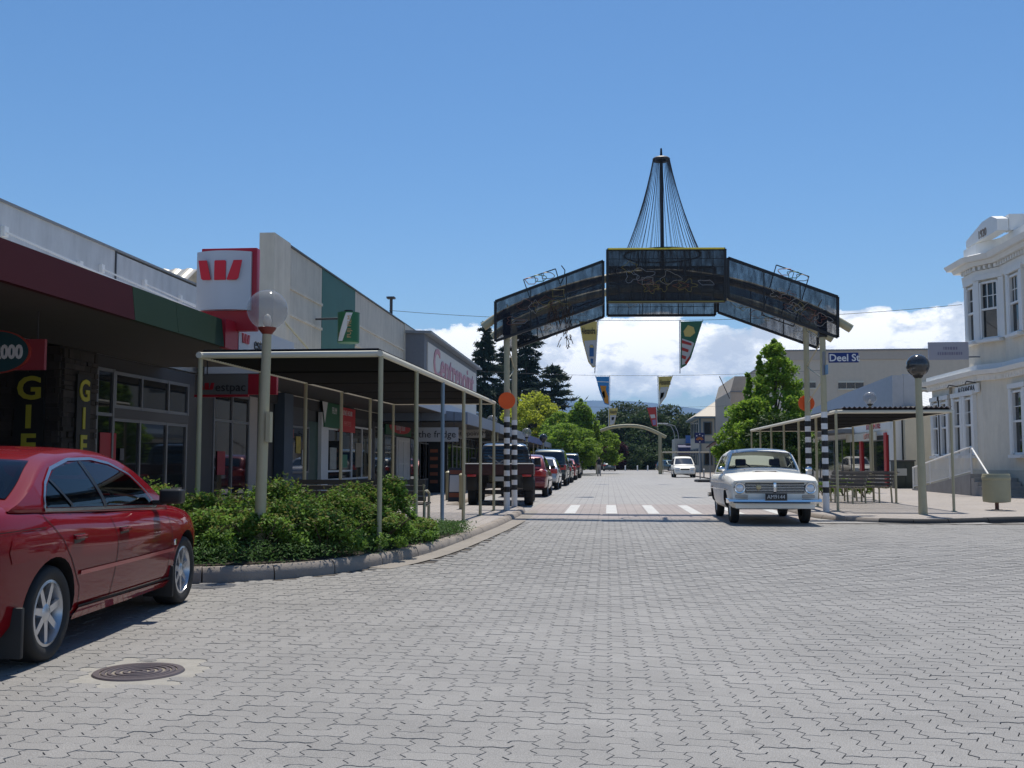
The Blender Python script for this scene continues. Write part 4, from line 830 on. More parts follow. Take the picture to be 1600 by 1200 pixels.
# ---- building B: tall grey parapet with a green stripe -----------------------------------
B = thing('shop_building', 'tall grey concrete parapet building with a dark green stripe', 'building', (-10, 34, SW)); y0, y1 = 24.5, 44.3; ga, gb = onX(503, 480, XF)[0], onX(555, 480, XF)[0]; zt_ = 6.85
XW = XF
box('pilaster', (XW - .32, y0, 3.0), (XW + .06, y0 + 1.3, zt_ + .06), conc, B)
box('parapet_wall', (XW - .22, y0 + 1.31, 3.0), (XW - .01, ga, zt_), conc, B); box('green_panel', (XW - .22, ga + .01, 3.0), (XW, gb, zt_), bgreen, B); box('parapet_wall', (XW - .22, gb + .01, 3.0), (XW - .01, y1 - 3.2, zt_), conc, B); box('pilaster', (XW - .3, y1 - 3.19, 3.0), (XW + .03, y1, zt_), conc, B)
for a, c_ in ((y0 + 1.32, ga), (gb, y1 - 3.2)):
    for z in (5.05, 5.75): box('string_course', (XW - .009, a + .02, z), (XW + .035, c_ - .02, z + .07), conc, B)
box('parapet_cap', (XW - .26, y0 + 1.32, zt_ + .002), (XW + .04, y1 + .02, zt_ + .045), darkg, B)
box('rear_block', (-20, y0 + .05, SW), (XW - .34, y1, 4.1), conc, B); tube('roof_vent_pipe', [(XW - .1, onX(615, 500, XW)[0], 6.8), (XW - .1, onX(615, 500, XW)[0], onX(615, 466, XW)[1])], .06, darkg, B); yy, zz = onX(615, 466, XW); box('vent_cowl', (XW - .25, yy - .15, zz - .02), (XW + .05, yy + .15, zz + .05), darkg, B)
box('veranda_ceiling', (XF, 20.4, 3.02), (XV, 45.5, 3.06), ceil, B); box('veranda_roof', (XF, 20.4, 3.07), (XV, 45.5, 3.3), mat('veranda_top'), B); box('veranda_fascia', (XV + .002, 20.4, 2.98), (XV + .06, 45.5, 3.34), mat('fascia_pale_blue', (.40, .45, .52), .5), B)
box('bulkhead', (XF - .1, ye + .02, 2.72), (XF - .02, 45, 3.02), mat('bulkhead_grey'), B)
box('blue_column', (XF - .1, Y(435), SW), (XF + .16, Y(449), 3.0), bluegrey, B)
shopwin(B, XF, Y(449) + .04, Y(482), 1.0, 2.2, [], []); box('shop_wall', (XF - .1, Y(449) + .02, SW), (XF + .01, Y(482), .96), bluegrey, B); box('shop_wall', (XF - .1, Y(449) + .02, 2.24), (XF + .01, Y(482), 2.72), darkg, B)
box('door', (XF - .12, Y(484), SW), (XF - .05, Y(500), 2.4), mat('door_dark_green', (.02, .07, .05), .4), B); box('door_post', (XF - .05, Y(500) + .01, SW), (XF + .05, Y(511), 2.7), signw, B)
shopwin(B, XF, Y(511) + .06, Y(549), .75, 2.25, [], [1.0], white); shopwin(B, XF, Y(549) + .08, Y(580), .75, 2.4, [.5], [], white); box('shop_wall', (XF - .1, Y(511) + .03, SW), (XF + .012, Y(580), .71), bluegrey, B)
sg = box('slanted_sign', (XF + .05, Y(503), 2.28), (XF + .09, Y(527), 3.0), tgreen, B); box('sign_panel', (XF + .05, Y(527) + .01, 2.2), (XF + .09, Y(551), 2.95), sred, B); MB().prism([(Y(503) - .02, 2.4), (Y(507), 3.0), (Y(503) - .3, 3.0)], XF + .092, XF + .10, 'x').build('sign_panel', signw, B)
text('lettering', 'FILM', .28, (XF + .092, Y(518), 2.78), FX, signw, sg, .005); text('lettering', 'ONE HOUR', .22, (XF + .092, Y(539), 2.78), FX, signw, sg, .005); text('lettering', 'PHOTOS', .22, (XF + .092, Y(539), 2.45), FX, mat('pale_red', (.7, .25, .22), .5), sg, .005)
shopwin(B, XF, Y(585), Y(599), .5, 2.5, [], []); box('door_post', (XF - .05, Y(580) + .02, SW), (XF + .04, Y(584), 2.7), darkg, B)
sg = box('sign_panel', (XF + .04, Y(600), 2.3), (XF + .08, Y(640), 3.0), tgreen, B); o = MB().lathe([(.0001, .012), (1, .01), (1, 0)], (0, 0, 0), 'x', 32); oy, oz = (Y(603) + Y(640)) / 2, 2.63; o.v = [(XF + .082 + a, oy + b_ * (Y(638) - Y(605)) / 2, oz + c_ * .26) for a, b_, c_ in o.v]; o.build('red_oval', sred, sg); text('lettering', 'funky stuff', .42, (XF + .098, oy, oz), FX, signw, sg, .004, sx=1.0)
shopwin(B, XF, Y(601), Y(618), .5, 2.25, [], [1.9]); box('door_leaf', (XF - .02, Y(619), SW), (XF + .03, Y(640), 2.25), signw, B); shopwin(B, XF + .02, Y(622), Y(637), .6, 2.1, [.5], [1.2], white); shopwin(B, XF, Y(641), Y(672), .45, 2.5, [.33, .66], [], darkg)
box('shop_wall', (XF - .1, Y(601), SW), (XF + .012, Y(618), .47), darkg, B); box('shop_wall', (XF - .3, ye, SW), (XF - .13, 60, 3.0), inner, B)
for pa, pb, z0_, z1_, c_ in ((463, 470, 1.5, 1.95, (.45, .33, .05)), (452, 459, 1.9, 2.12, (.25, .06, .05)), (472, 479, 1.2, 1.6, (.35, .35, .33)), (516, 526, 1.05, 1.7, (.40, .40, .36)), (531, 543, 1.1, 1.5, (.08, .25, .15)), (556, 566, 1.1, 1.9, (.35, .30, .22)), (646, 652, 1.0, 1.6, (.3, .3, .28))): box('poster', (XF + .004, Y(pa), z0_), (XF + .014, Y(pb), z1_), mat('poster_%d' % pa, c_, .6, var=.35, scale=9), B)
for pa, pb, z0_, z1_, c_ in ((340, 352, 1.0, 1.5, (.30, .02, .03)), (188, 194, 1.3, 1.5, (.10, .10, .11))): box('poster', (XF + .012, Y(pa), z0_), (XF + .02, Y(pb), z1_), mat('poster_%d' % pa, c_, .6, var=.35, scale=9), A)
# film canister sign
yc = 28.3; cx, zt2 = onY(545, 489, yc); zb2 = onY(545, 536, yc)[1]; rr = .305
fc = thing('canister_sign', 'green and white film canister sign projecting from the green striped wall', 'sign', (cx, yc, zb2))
MB().lathe([(.0001, zb2), (rr * .95, zb2), (rr, zb2 + .02), (rr, zt2 - .03), (rr * 1.02, zt2 - .02), (rr * 1.02, zt2), (.0001, zt2)], (cx, yc, 0), 'z', 32).build('canister', tgreen, fc, 30); MB().lathe([(.13, zt2), (.13, zt2 + .07), (.0001, zt2 + .07)], (cx, yc, 0), 'z', 20).build('spool_end', black, fc, 30)
b = MB(); rows = []
for k in range(9):
    z = zb2 + .03 + (zt2 - zb2 - .06) * k / 8; a0 = R(218 + 52 * k / 8); a1 = a0 + R(34); rows.append([(cx + (rr + .006) * math.cos(a0 + (a1 - a0) * q / 6), yc + (rr + .006) * math.sin(a0 + (a1 - a0) * q / 6), z) for q in range(7)])
b.grid(rows); b.build('white_band', signw, fc, 0)
text('lettering', 'FUJI FILM', .16, (cx + .10, yc - rr - .012, (zb2 + zt2) / 2), FC, mat('letter_gold', (.55, .35, .16), .5), fc, .006, up=(-1, 0, 0)); rbox('red_mark', (cx - .22, yc - rr * .72, zb2 + .06), (cx - .06, yc - rr * .7 + .1, zb2 + .28), sred, fc, .01)
tube('bracket_arm', [(XF, yc + .1, zt2 - .15), (cx, yc + .02, zt2 - .15)], .03, darkg, fc); tube('brace', [(XF, yc - 3.0, 4.9), (cx - .1, yc - .4, 3.35)], .025, cream, fc)

# ---- mall building C with its long sign --------------------------------------------------
Cb = thing('mall_building', 'mall building with a long white sign lettered in faded pink', 'building', (-8, 52, SW)); xs_ = -7.35; y0, z1 = onX(665, 521, xs_); y1 = onX(746, 580, xs_)[0]
box('sign_wall', (-12, y0, 3.3), (xs_ - .05, y1, 6.55), mat('mall_grey', (.16, .17, .19), .7, var=.1), Cb); sg = box('sign_face', (xs_ - .049, y0 + .6, 3.9), (xs_, y1 - .6, 6.2), mat('sign_cream', (.62, .58, .52), .6, stain=.1), Cb)
MB().prism([(-12, 6.55), (xs_ + .25, 6.48), (xs_ + .25, 6.58), (-12, 6.72)], y0 - .1, y1 + .1, 'y').build('cap', midg, Cb); text('lettering', 'Centrepoint', 1.75, (xs_ + .01, (y0 + y1) / 2, 5.45), FX, mat('letter_pink', (.50, .24, .27), .6), sg, .02, sx=1.5, bold=.03)
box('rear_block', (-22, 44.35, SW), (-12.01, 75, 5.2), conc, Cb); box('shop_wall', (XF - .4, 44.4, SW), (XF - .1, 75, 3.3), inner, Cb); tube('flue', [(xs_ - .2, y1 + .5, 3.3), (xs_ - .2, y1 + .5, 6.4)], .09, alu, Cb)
for k in range(6): shopwin(Cb, XF, 44.8 + k * 4.8, 49.2 + k * 4.8, .5, 2.6, [.33, .66], [2.1], [alu, darkg, white][k % 3])
# the long veranda that runs on down the street
Vn = thing('street_veranda', 'long blue grey shop veranda running past the parked cars', 'veranda', (-6.5, 70, 2.9)); segs = [(36.5, 47.5, mat('fascia_slate', (.20, .24, .30), .5, var=.1), 2.62), (47.6, 62, mat('fascia_grey', (.28, .31, .35), .5, var=.1), 2.6), (62.1, 82, mat('fascia_blue', (.05, .09, .26), .5), 2.55), (82.1, 112, mat('fascia_slate'), 2.5)]
for a, c_, m_, z in segs:
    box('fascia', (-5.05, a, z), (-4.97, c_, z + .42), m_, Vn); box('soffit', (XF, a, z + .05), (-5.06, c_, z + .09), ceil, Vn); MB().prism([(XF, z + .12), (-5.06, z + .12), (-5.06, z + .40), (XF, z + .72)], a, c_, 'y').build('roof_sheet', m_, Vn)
    y = a + 1
    while y < c_: tube('post', [(-5.2, y, SW), (-5.2, y, z + .05)], .045, cream, Vn, 8); y += 4.5
Db = thing('shop_building', 'low pale shop row beyond the mall sign', 'building', (-10, 92, SW)); box('wall', (-18, 75.2, SW), (XF - .2, 112, 3.9), mat('pale_shop', (.5, .48, .44), .7, var=.1), Db); box('cap', (-18.05, 75.15, 3.9), (XF - .12, 112.05, 4.02), midg, Db)
for k in range(7): shopwin(Db, XF - .17, 76 + k * 5, 80.2 + k * 5, .6, 2.5, [.5], [], alu)
# hanging boards
def hang(label, pa, pb, yh, body, size, m_, lm, rods=3.0):
    x0, z1 = onY(*pa, yh); x1, z0 = onY(*pb, yh); h = thing('hanging_sign', label, 'sign', (x0, yh, z1)); box('board', (x0, yh - .03, z0), (x1, yh + .03, z1), m_, h); text('lettering', body, size, ((x0 + x1) / 2, yh - .036, (z0 + z1) / 2), FC, lm, h, .004)
    for xx in (x0 + .15, x1 - .15): tube('hanger_rod', [(xx, yh, z1), (xx, yh, rods)], .012, darkg, h, 6)
hang('white hanging board reading the fridge under the veranda', (651, 668), (716, 690), 35.6, 'the fridge', .34, mat('board_grey_white', (.42, .42, .42), .6), sblack); hang('cream hanging board naming the mall near the flat deck truck', (713, 671), (758, 684), 44.5, 'Centrepoint Mall', .27, mat('board_pale', (.52, .50, .46), .6), sblack, 2.75)

# ---- free-standing pipe-framed canopy -----------------------------------------------------
roofm = mat('louvre_dark', (0.012, 0.012, 0.013), 0.8, 0.0, var=.1, spec=.2)
def canopy(label, xa, xb, ys_, z, skew=0.0, blue=None, lip=False):
    t = thing('street_canopy', label, 'canopy', ((xa + xb) / 2, ys_[0], SW)); y0, y1 = ys_[0] - .06, ys_[-1] + .06; dx = lambda y: (y - ys_[0]) * skew
    b = MB(); y = y0 + .05; cs_, sn_ = .40, .92           # blades lean towards the midday sun
    while y < y1 - .04:
        for k in range(1): b.add([(xa + dx(y) + .03, y - cs_ * .05, z - .02), (xb + dx(y) - .03, y - cs_ * .05, z - .02), (xb + dx(y) - .03, y + cs_ * .05, z - .02 + sn_ * .10), (xa + dx(y) + .03, y + cs_ * .05, z - .02 + sn_ * .10)], [(0, 1, 2, 3)])
        y += .088
    b.v = [(p[0], p[1], p[2]) for p in b.v]; n = len(b.v) // 4; b2 = MB()
    for k in range(n):
        q = b.v[4 * k:4 * k + 4]; th = .018; b2.add(q + [(p[0], p[1] + th, p[2] - .007) for p in q], [(0, 1, 2, 3), (7, 6, 5, 4), (0, 4, 5, 1), (1, 5, 6, 2), (2, 6, 7, 3), (3, 7, 4, 0)])
    stuff(b2.build('roof_louvres', roofm, t, fix=False))
    for x in (xa, xb): tube('edge_beam', [(x, y0, z), (x + dx(y1), y1, z)], .042, creamw, t, 8)
    for y in (ys_[0], ys_[-1]): tube('end_beam', [(xa + dx(y), y, z), (xb + dx(y), y, z)], .042, creamw, t, 8)
    for k, y in enumerate(ys_):
        if 0 < k < len(ys_) - 1: tube('cross_beam', [(xa + dx(y) + .04, y, z - .03), (xb + dx(y) - .04, y, z - .03)], .02, roofm, t, 6)
        for x in (xa, xb):
            m_ = mat('pale_blue_paint', (.22, .30, .38), .5) if (blue is not None and k == blue and x == xb) else cream
            po_ = tube('post', [(x + dx(y), y, SW - .02), (x + dx(y), y, z - .03)], .032, m_, t, 10); MB().lathe([(.0005, SW + .014), (.07, SW + .014), (.075, SW)], (x + dx(y), y, 0), 'z', 12).build('base_plate', m_, po_)
    if lip:
        n = int((xb - xa) / .03); b = MB(); b.grid([[(xa + .15 + (xb - xa - .15) * k / n, y, z + .085 + .02 * math.sin(k * math.pi / 2) + dz) for k in range(n + 1)] for y, dz in ((y0 - .02, .012), (y0 - .02, 0), (y0 + .35, 0))]); b.build('corrugated_lip', mat('lip_brown', (.07, .055, .06), .6), t, 0, fix=False)
    return t
canopy('cream pipe framed canopy over the footpath beside the shrub bed', -5.22, -2.86, [12.85, 15.05, 17.2, 19.4, 21.6, 23.75], 2.64, skew=.022, blue=2)
canopy('cream pipe framed canopy with dark roof beside the right arch posts', 5.2, 7.75, [24.3, 26.6, 29, 31.4, 33.8, 36.2, 38.4], 2.42, lip=True)
canopy('distant cream pipe canopy beside the far small arch', 5.4, 11, [104, 107, 110], 2.25); canopy('distant cream pipe canopy on the left by the far arch', -8.2, -5, [112.5, 116, 120], 2.3)

# ---- globe lamps ---------------------------------------------------------------------------
gclear = mat('globe_clear', (.36, .37, .38), .10, trans=.0, alpha=.36, spec=.8); gsmoke = mat('globe_smoked', (.045, .045, .045), .1, spec=.8)
def lamp(label, x, y, zc, r_, gm_, collar, base=SW, lean=0.0, group=None, post=.066):
    t = thing('globe_lamp', label, 'street lamp', (x, y, base), group=group); tx = x + lean
    tube('post', [(x, y, base - .05), (x + lean * .2, y, base + .5), (tx, y, zc - r_ * 1.05)], [post * 1.15, post, post * .8], cream, t, 14)
    MB().lathe([(.05, zc - r_ * 1.25), (r_ * .42, zc - r_ * 1.0), (r_ * .46, zc - r_ * .90), (.05, zc - r_ * .88)], (tx, y, 0), 'z', 24).build('collar', collar, t, 40)
    MB().lathe([(r_ * math.sin(math.pi * k / 20) + .0005, zc - r_ * math.cos(math.pi * k / 20)) for k in range(2, 21)], (tx, y, 0), 'z', 36).build('globe', gm_, t, 0)
    if gm_ is gclear: MB().lathe([(.0005, zc - r_ * .2), (.035, zc - r_ * .3), (.05, zc - r_ * .55), (.03, zc - r_ * .9)], (tx, y, 0), 'z', 16).build('bulb', mat('bulb_white', (.7, .68, .62), .4), t, 0)
    return t
collr = mat('collar_red', (.20, .035, .025), .5)
yl = 11.75; lx, lz = onY(418, 484, yl); bx = onY(404, 868, yl)[0]; L1 = lamp('clear globe lamp on a cream post standing in the shrub bed', bx, yl, lz, .235, gclear, collr, lean=lx - bx)
box('cover_plate', (bx + .09, yl - .1, 1.5), (bx + .14, yl + .0, 1.85), cream, L1)
yl = 22.9; lx, lz = onY(1434, 571, yl); lamp('dark smoked globe lamp on a cream post at the right corner', lx + .02, yl, lz, .24, gsmoke, black, lean=-.02, post=.085)
for lab, px, py, yl, gmm in (('pale globe lamp beside the flat deck truck', 769, 657, 46, gclear), ('pale globe lamp behind the black and white left posts', 823, 676, 52, gclear), ('smoked globe lamp by the blue veranda', 849, 684, 62, gsmoke), ('pale globe lamp behind the right canopy roof', 1359, 622, 39.5, gclear)):
    lx, lz = onY(px, py, yl); lamp(lab, lx, yl, lz, .24, gmm, black)
# ================================================================== ARCH ACROSS THE STREET
YN, YF = 23.9, 25.85
def pxslab(name, poly, Y_, th, m_, parent):
    P_ = [onY(px, py, Y_) for px, py in poly]; return MB().prism(P_, Y_ - th / 2, Y_ + th / 2, 'y').build(name, m_, parent)
AR = thing('street_arch', 'cream pipe arch spanning the street with dark netted light panels and a tall mast', 'arch', (1.3, YN, gz(24)))
xl = onY(792, 700, YN)[0]; xr = onY(1289, 700, YN)[0]
bandw = mat('band_white', (.74, .74, .73), .5, var=.05); orange = mat('disc_orange', (.85, .11, .01), .5)
beampx = [(755, 511), (775, 496), (815, 476), (870, 455), (944, 434), (1040, 424), (1137, 437), (1220, 462), (1280, 487), (1310, 502), (1330, 514)]
bw = [onY(px, py, YN) for px, py in smooth_pl(beampx, 2)]
def beam_z(x): return float(np.interp(x, [q[0] for q in bw], [q[1] for q in bw]))
for Yc in (YN, YF):
    tube('arch_beam', [(x, Yc, z) for x, z in bw], .10, cream, AR, 12)
    for x in (xl, xr):
        po = tube('arch_post', [(x, Yc, SW - .03), (x, Yc, beam_z(x) - .04)], .068, cream, AR, 16)
        zt2 = 2.32 if x < 0 else 2.40; n = 14; h = (zt2 - SW - .42) / n
        bot = MB().lathe([(.072, SW - .02), (.072, SW + .42)], (x, Yc, 0), 'z', 20).build('paint_band', bandw, po, 60)
        for k in range(n):
            MB().lathe([(.0705, SW + .42 + k * h), (.0705, SW + .42 + (k + 1) * h)], (x, Yc, 0), 'z', 20).build('paint_band', black if k % 2 == 0 else bandw, po, 60)
for x in (xl, xr):                 # bracing between the pairs
    for k in range(5): z = 2.7 + k * .45; tube('lattice_bar', [(x, YN if k % 2 else YF, z), (x, YF if k % 2 else YN, z + .45)], .014, cream, AR, 6)
    box('dark_wrap', (x - .09, YN - .09, beam_z(x) - .55), (x + .09, YN + .09, beam_z(x) + .05), black, AR)
for px, py, Yc, r_ in ((792, 626, YN - .09, .195), (1260, 630, YF + .09, .195)):
    x, z = onY(px, py, Yc); MB().lathe([(.0005, -.012), (r_, -.012), (r_, .012), (.0005, .012)], (x, Yc, z), 'y', 40).build('crossing_disc', orange, AR, 30)
net1 = netmat('shade_net', (.010, .014, .026), .40); net2 = netmat('shade_net_dense', (.02, .02, .022), .22)
panels = [([(774, 471), (942.5, 408), (942.5, 474), (774, 533)], net1), ([(949, 390), (1133, 389), (1133, 471), (949, 472)], net2), ([(1137.6, 403), (1309, 464), (1309, 527), (1137.6, 466)], net1)]
ropes = [mat('rope_light_pale', (.30, .28, .25), .4), mat('rope_light_rust', (.20, .08, .05), .4), mat('rope_light_grey', (.25, .26, .28), .4), mat('rope_light_yellow', (.24, .19, .05), .4)]
for Yp in (YN - .14, YF + .14):
    for k, (pp, nm_) in enumerate(panels):
        W_ = [onY(px, py, YN - .14) for px, py in pp]
        if Yp > YN: W_ = [(x, z) for x, z in W_]; nm_ = net1
        pn = MB().prism(W_, Yp - .004, Yp + .004, 'y').build('net_panel', nm_, AR)
        fm_ = MB(); q = [Vector((x, Yp, z)) for x, z in W_]
        for a, c_ in zip(q, q[1:] + q[:1]): fm_.bar(a, c_, .06)
        for t in (.33, .66): fm_.bar(q[0].lerp(q[1], t), q[3].lerp(q[2], t), .022)
        fm_.bar(q[0].lerp(q[3], .5), q[1].lerp(q[2], .5), .018); fm_.build('panel_frame', black, pn)
        if k == 1:
            fm_ = MB()
            for t in np.linspace(.1, .9, 9): fm_.bar(q[0].lerp(q[1], t), q[3].lerp(q[2], t), .012)
            for t in (.18, .34, .66, .82): fm_.bar(q[0].lerp(q[3], t), q[1].lerp(q[2], t), .012)
            fm_.build('mesh_bars', black, pn)
            if Yp < YN: tube('yellow_edging', [q[0] + Vector((.02, -.03, .01)), q[1] + Vector((-.02, -.03, .01))], .022, mat('edging_yellow', (.65, .55, .05), .5), pn, 6); tube('yellow_edging', [q[3] + Vector((.02, -.03, 0)), q[2] + Vector((-.02, -.03, 0))], .014, mat('edging_olive', (.25, .22, .05), .5), pn, 6)
        rnd = random.Random(k * 7 + int(Yp * 10))
        for s_ in range(12 if k == 1 else 9):         # bent rope-light outlines
            u, v_ = rnd.uniform(.12, .88), rnd.uniform(.25, .75); c_ = q[0].lerp(q[1], u).lerp(q[3].lerp(q[2], u), v_); pts = []
            a_, b_, ph = rnd.uniform(.06, .22), rnd.uniform(.05, .13), rnd.uniform(0, 6); nl = rnd.choice([2, 3, 3, 5])
            for t in range(26): an = 2 * math.pi * t / 26 * rnd.choice([1]) ; pts.append(c_ + Vector((a_ * math.cos(an) * (1 + .35 * math.sin(nl * an + ph)), -.03, b_ * math.sin(an) * (1 + .4 * math.cos(nl * an)))))
            tube('rope_light', pts + [pts[0]], .0055, rnd.choice(ropes), pn, 5)
    # loose wire frames standing behind the side panels
for pts in ([(818, 437), (868, 420), (894, 511), (850, 530)], [(1213, 414), (1264, 432), (1240, 510), (1190, 492)]):
    q = [Vector((onY(px, py, YN + .12)[0], YN + .12, onY(px, py, YN + .12)[1])) for px, py in pts]; fm_ = MB()
    for a, c_ in zip(q, q[1:] + q[:1]): fm_.bar(a, c_, .022)
    fm_.bar(q[0].lerp(q[1], .55), q[3].lerp(q[2], .55), .014); fm_.build('wire_frame', black, AR)
    for kk in range(3):
        c_ = q[0].lerp(q[1], .25 + .25 * kk) + Vector((0, -.02, -.10)); tube('rope_light', [c_ + Vector((.13 * math.cos(t) * (1 + .3 * math.sin(3 * t + kk)), 0, .10 * math.sin(t * 1.0) * (1 + .3 * math.cos(2 * t)))) for t in np.linspace(0, 6.28, 22)], .010, [mat('rope_light_pink', (.55, .3, .27), .4), mat('rope_light_green', (.08, .25, .14), .4), ropes[0]][kk], AR, 5)
tw = MB()                          # dead garland hanging off the left panel
for k in range(60):
    px, py = random.gauss(880, 11), random.uniform(470, 500); x, z = onY(px, py, YN - .2); tw.tube([(x, YN - .2, z), (x + random.uniform(-.12, .12), YN - .25, z - random.uniform(.1, .35))], .006, 4)
for k in range(24):
    px, py = random.gauss(884, 5), random.uniform(515, 540); x, z = onY(px, py, YN - .2); tw.tube([(x, YN - .2, z), (x + random.uniform(-.06, .06), YN - .22, z - random.uniform(.03, .12))], .009, 4)
x, z = onY(884, 500, YN - .2); tw.tube([(x, YN - .2, z), (x + .02, YN - .2, z - .6)], .006, 4); tw.build('dead_garland', mat('dry_leaf', (.09, .05, .03), .9), AR)
x, z = onY(876, 437, YN - .1); tube('stray_cable', [(x, YN - .1, z - .1), (x + .09, YN - .1, z + .1), (x + .10, YN - .1, z + .22), (x + .02, YN - .1, z + .33)], .012, black, AR, 6)
YM = (YN + YF) / 2; mx, mz = onY(1033, 232, YM); _, rz_ = onY(1033, 249, YM); _, bz = onY(1033, 390, YM)
ms = tube('mast', [(mx, YM, beam_z(mx) - .5), (mx, YM, rz_ - .05), (mx, YM, rz_ + .02), (mx, YM, mz)], [.05, .042, .035, .022], black, AR, 10)
b = MB(); b.lathe([(.12, rz_ - .02), (.20, rz_ - .04), (.215, rz_ + .01), (.18, rz_ + .04), (.06, rz_ + .05)], (mx, YM, 0), 'z', 20); b.build('light_string_ring', darkg, ms, 40)
for k in range(46):
    a = 2 * math.pi * k / 46; rt = .20; rb = .92; pts = []
    for t in np.linspace(0, 1, 8): rr_ = rt + (rb - rt) * (.62 * t + .38 * t ** 2); pts.append((mx + rr_ * math.cos(a), YM + rr_ * math.sin(a), rz_ - (rz_ - bz + .15) * t))
    tube('light_string', pts, .0055, darkg, ms, 4)
tube('mast_base_ring', [(mx + .92 * math.cos(t), YM + .92 * math.sin(t), bz - .14) for t in np.linspace(0, 6.2832, 33)], .02, black, ms, 6)
for dy in (-1, 1):
    for dx in (-1, 1): tube('ring_prop', [(mx + dx * .6, YM + dy * .7, bz - .14), (mx + dx * .6, YM + dy * .98, beam_z(mx + dx * .6))], .018, black, ms, 6)
# street name plate on the right post
x0, z1 = onY(1295, 552, YN); x1, z0 = onY(1340, 567, YN)
sn = thing('street_name_sign', 'blue street name plate reading Deel St on the right arch post', 'sign', (x0, YN - .1, z0)); rbox('plate', (x0 - .03, YN - .11, z0), (x1, YN - .09, z1), mat('sign_blue', (.012, .03, .16), .45), sn, .004); text('lettering', 'Deel St', .225, ((x0 + x1) / 2, YN - .112, (z0 + z1) / 2 - .01), FC, signw, sn, .003, bold=.004)
tube('clamp', [(xr, YN - .09, z0 - .05), (xr, YN - .09, z1 + .03)], .03, midg, sn); rbox('side_plate', (xr + .02, YN - .30, z0 - .27), (xr + .05, YN + .30, z0 - .06), mat('sign_pale_blue', (.16, .30, .45), .45), sn, .004); tube('clamp', [(xr, YN - .06, z0 - .28), (xr, YN - .06, z0 - .04)], .035, midg, sn)
# overhead cables and pennants
cabm = mat('cable_black', (.03, .03, .035), .6)
zc2 = (722 - 600)
Z = lambda q: (900 + q[0] / 4, 480 + q[1] / 4)
byel = mat('banner_yellow', (.60, .46, .14), .75); bgrey = mat('banner_stone', (.52, .51, .48), .75); bblue = mat('banner_blue', (.04, .13, .30), .75); bred = mat('banner_red', (.42, .05, .04), .75); bgreen2 = mat('banner_green', (.04, .14, .08), .75); bsky = mat('banner_sky', (.05, .25, .52), .75); borange = mat('banner_orange', (.62, .25, .03), .75)
def banner(label, poly, pole, Y_, base, overlays, letters=None):
    poly = [Z(p) for p in poly]; x, z = onY(*poly[0], Y_); b_ = thing('banner', label, 'banner', (x, Y_, z), group='pennants hung over the street'); pxslab('cloth', poly, Y_, .012, base, b_)
    for m_, q in overlays: pxslab('print', [Z(p) for p in q], Y_ - .012, .008, m_, b_)
    p0, p1 = Z(pole[0]), Z(pole[1]); a, c_ = onY(*p0, Y_), onY(*p1, Y_); tube('rod', [(a[0], Y_, a[1]), (c_[0], Y_, c_[1])], .02, white, b_, 6)
    for t in (poly[0], poly[1]): xx, zz = onY(*t, Y_); tube('cable_hook', [(xx, Y_, zz - .03), (xx, Y_, zz + .06)], .01, cabm, b_, 5)
    if letters: q = Z(letters[0]); xx, zz = onY(*q, Y_); text('lettering', letters[1], letters[2], (xx, Y_ - .018, zz), FC, sblack, b_, .003, sx=letters[3], bold=.006)
tower = lambda x0, x1, y0, y1: [(bgrey, [(x0, y0), (x1, y0), (x1 - .12 * (x1 - x0), y1), (x0 + .3 * (x1 - x0), y1)]), ]
banner('yellow and grey pennant lettered Alexandra hanging by the left arch panel', [(20, 88), (132, 88), (124, 372), (104, 378), (76, 342), (42, 215)], ((138, 84), (117, 412)), 38, byel, [(bgrey, [(52, 210), (126, 205), (122, 365), (104, 370), (80, 335), (56, 250)])], ((78, 150), 'Alexandra', .34, .36))
b_ = [o for o in bpy.data.objects if o.name.startswith('banner') and o.parent is None][-1]; pxslab('print', [Z(p) for p in [(84, 245), (90, 234), (104, 234), (111, 245), (111, 308), (84, 308)]], 38 - .022, .006, bblue, b_); pxslab('print', [Z(p) for p in [(84, 252), (90, 236), (104, 236), (111, 252)]], 38 - .028, .006, byel, b_); pxslab('print', [Z(p) for p in [(90, 322), (108, 322), (106, 352), (94, 352)]], 38 - .022, .006, bblue, b_)
banner('green pennant with a red and white striped stocking', [(654, 90), (792, 86), (718, 318), (690, 362), (654, 384)], ((648, 84), (650, 414)), 38, bgreen2, [(bgrey, [(662, 195), (722, 215), (740, 225), (712, 300), (690, 350), (662, 362)]), (byel, [(672, 150), (700, 112), (735, 125), (745, 160), (715, 185), (680, 182)])])
b_ = [o for o in bpy.data.objects if o.name.startswith('banner') and o.parent is None][-1]
for q in ([(662, 205), (722, 225), (722, 240), (662, 225)], [(662, 250), (705, 265), (700, 282), (662, 270)], [(662, 298), (690, 308), (684, 328), (662, 318)], [(680, 345), (712, 302), (712, 320), (690, 362)]): pxslab('print', [Z(p) for p in q], 38 - .024, .006, bred, b_)
banner('sky blue pennant with a loose orange pattern', [(122, 433), (208, 433), (206, 612), (178, 604), (148, 530)], ((212, 430), (210, 628)), 58, bsky, [(borange, [(150, 490), (190, 492), (186, 515), (202, 560), (204, 606), (180, 598), (165, 545)]), (bgrey, [(160, 535), (176, 520), (184, 560), (172, 575)]), (white, [(130, 462), (205, 465), (205, 470), (131, 467)])])
banner('yellow and grey pennant lettered Alexandra on the second cable', [(514, 434), (604, 431), (562, 560), (522, 614)], ((510, 430), (517, 632)), 58, byel, [(bgrey, [(530, 500), (578, 498), (556, 565), (524, 606), (520, 530)]), (bblue, [(530, 535), (552, 532), (545, 560), (524, 580)])], ((556, 470), 'Alexandra', .42, .36))
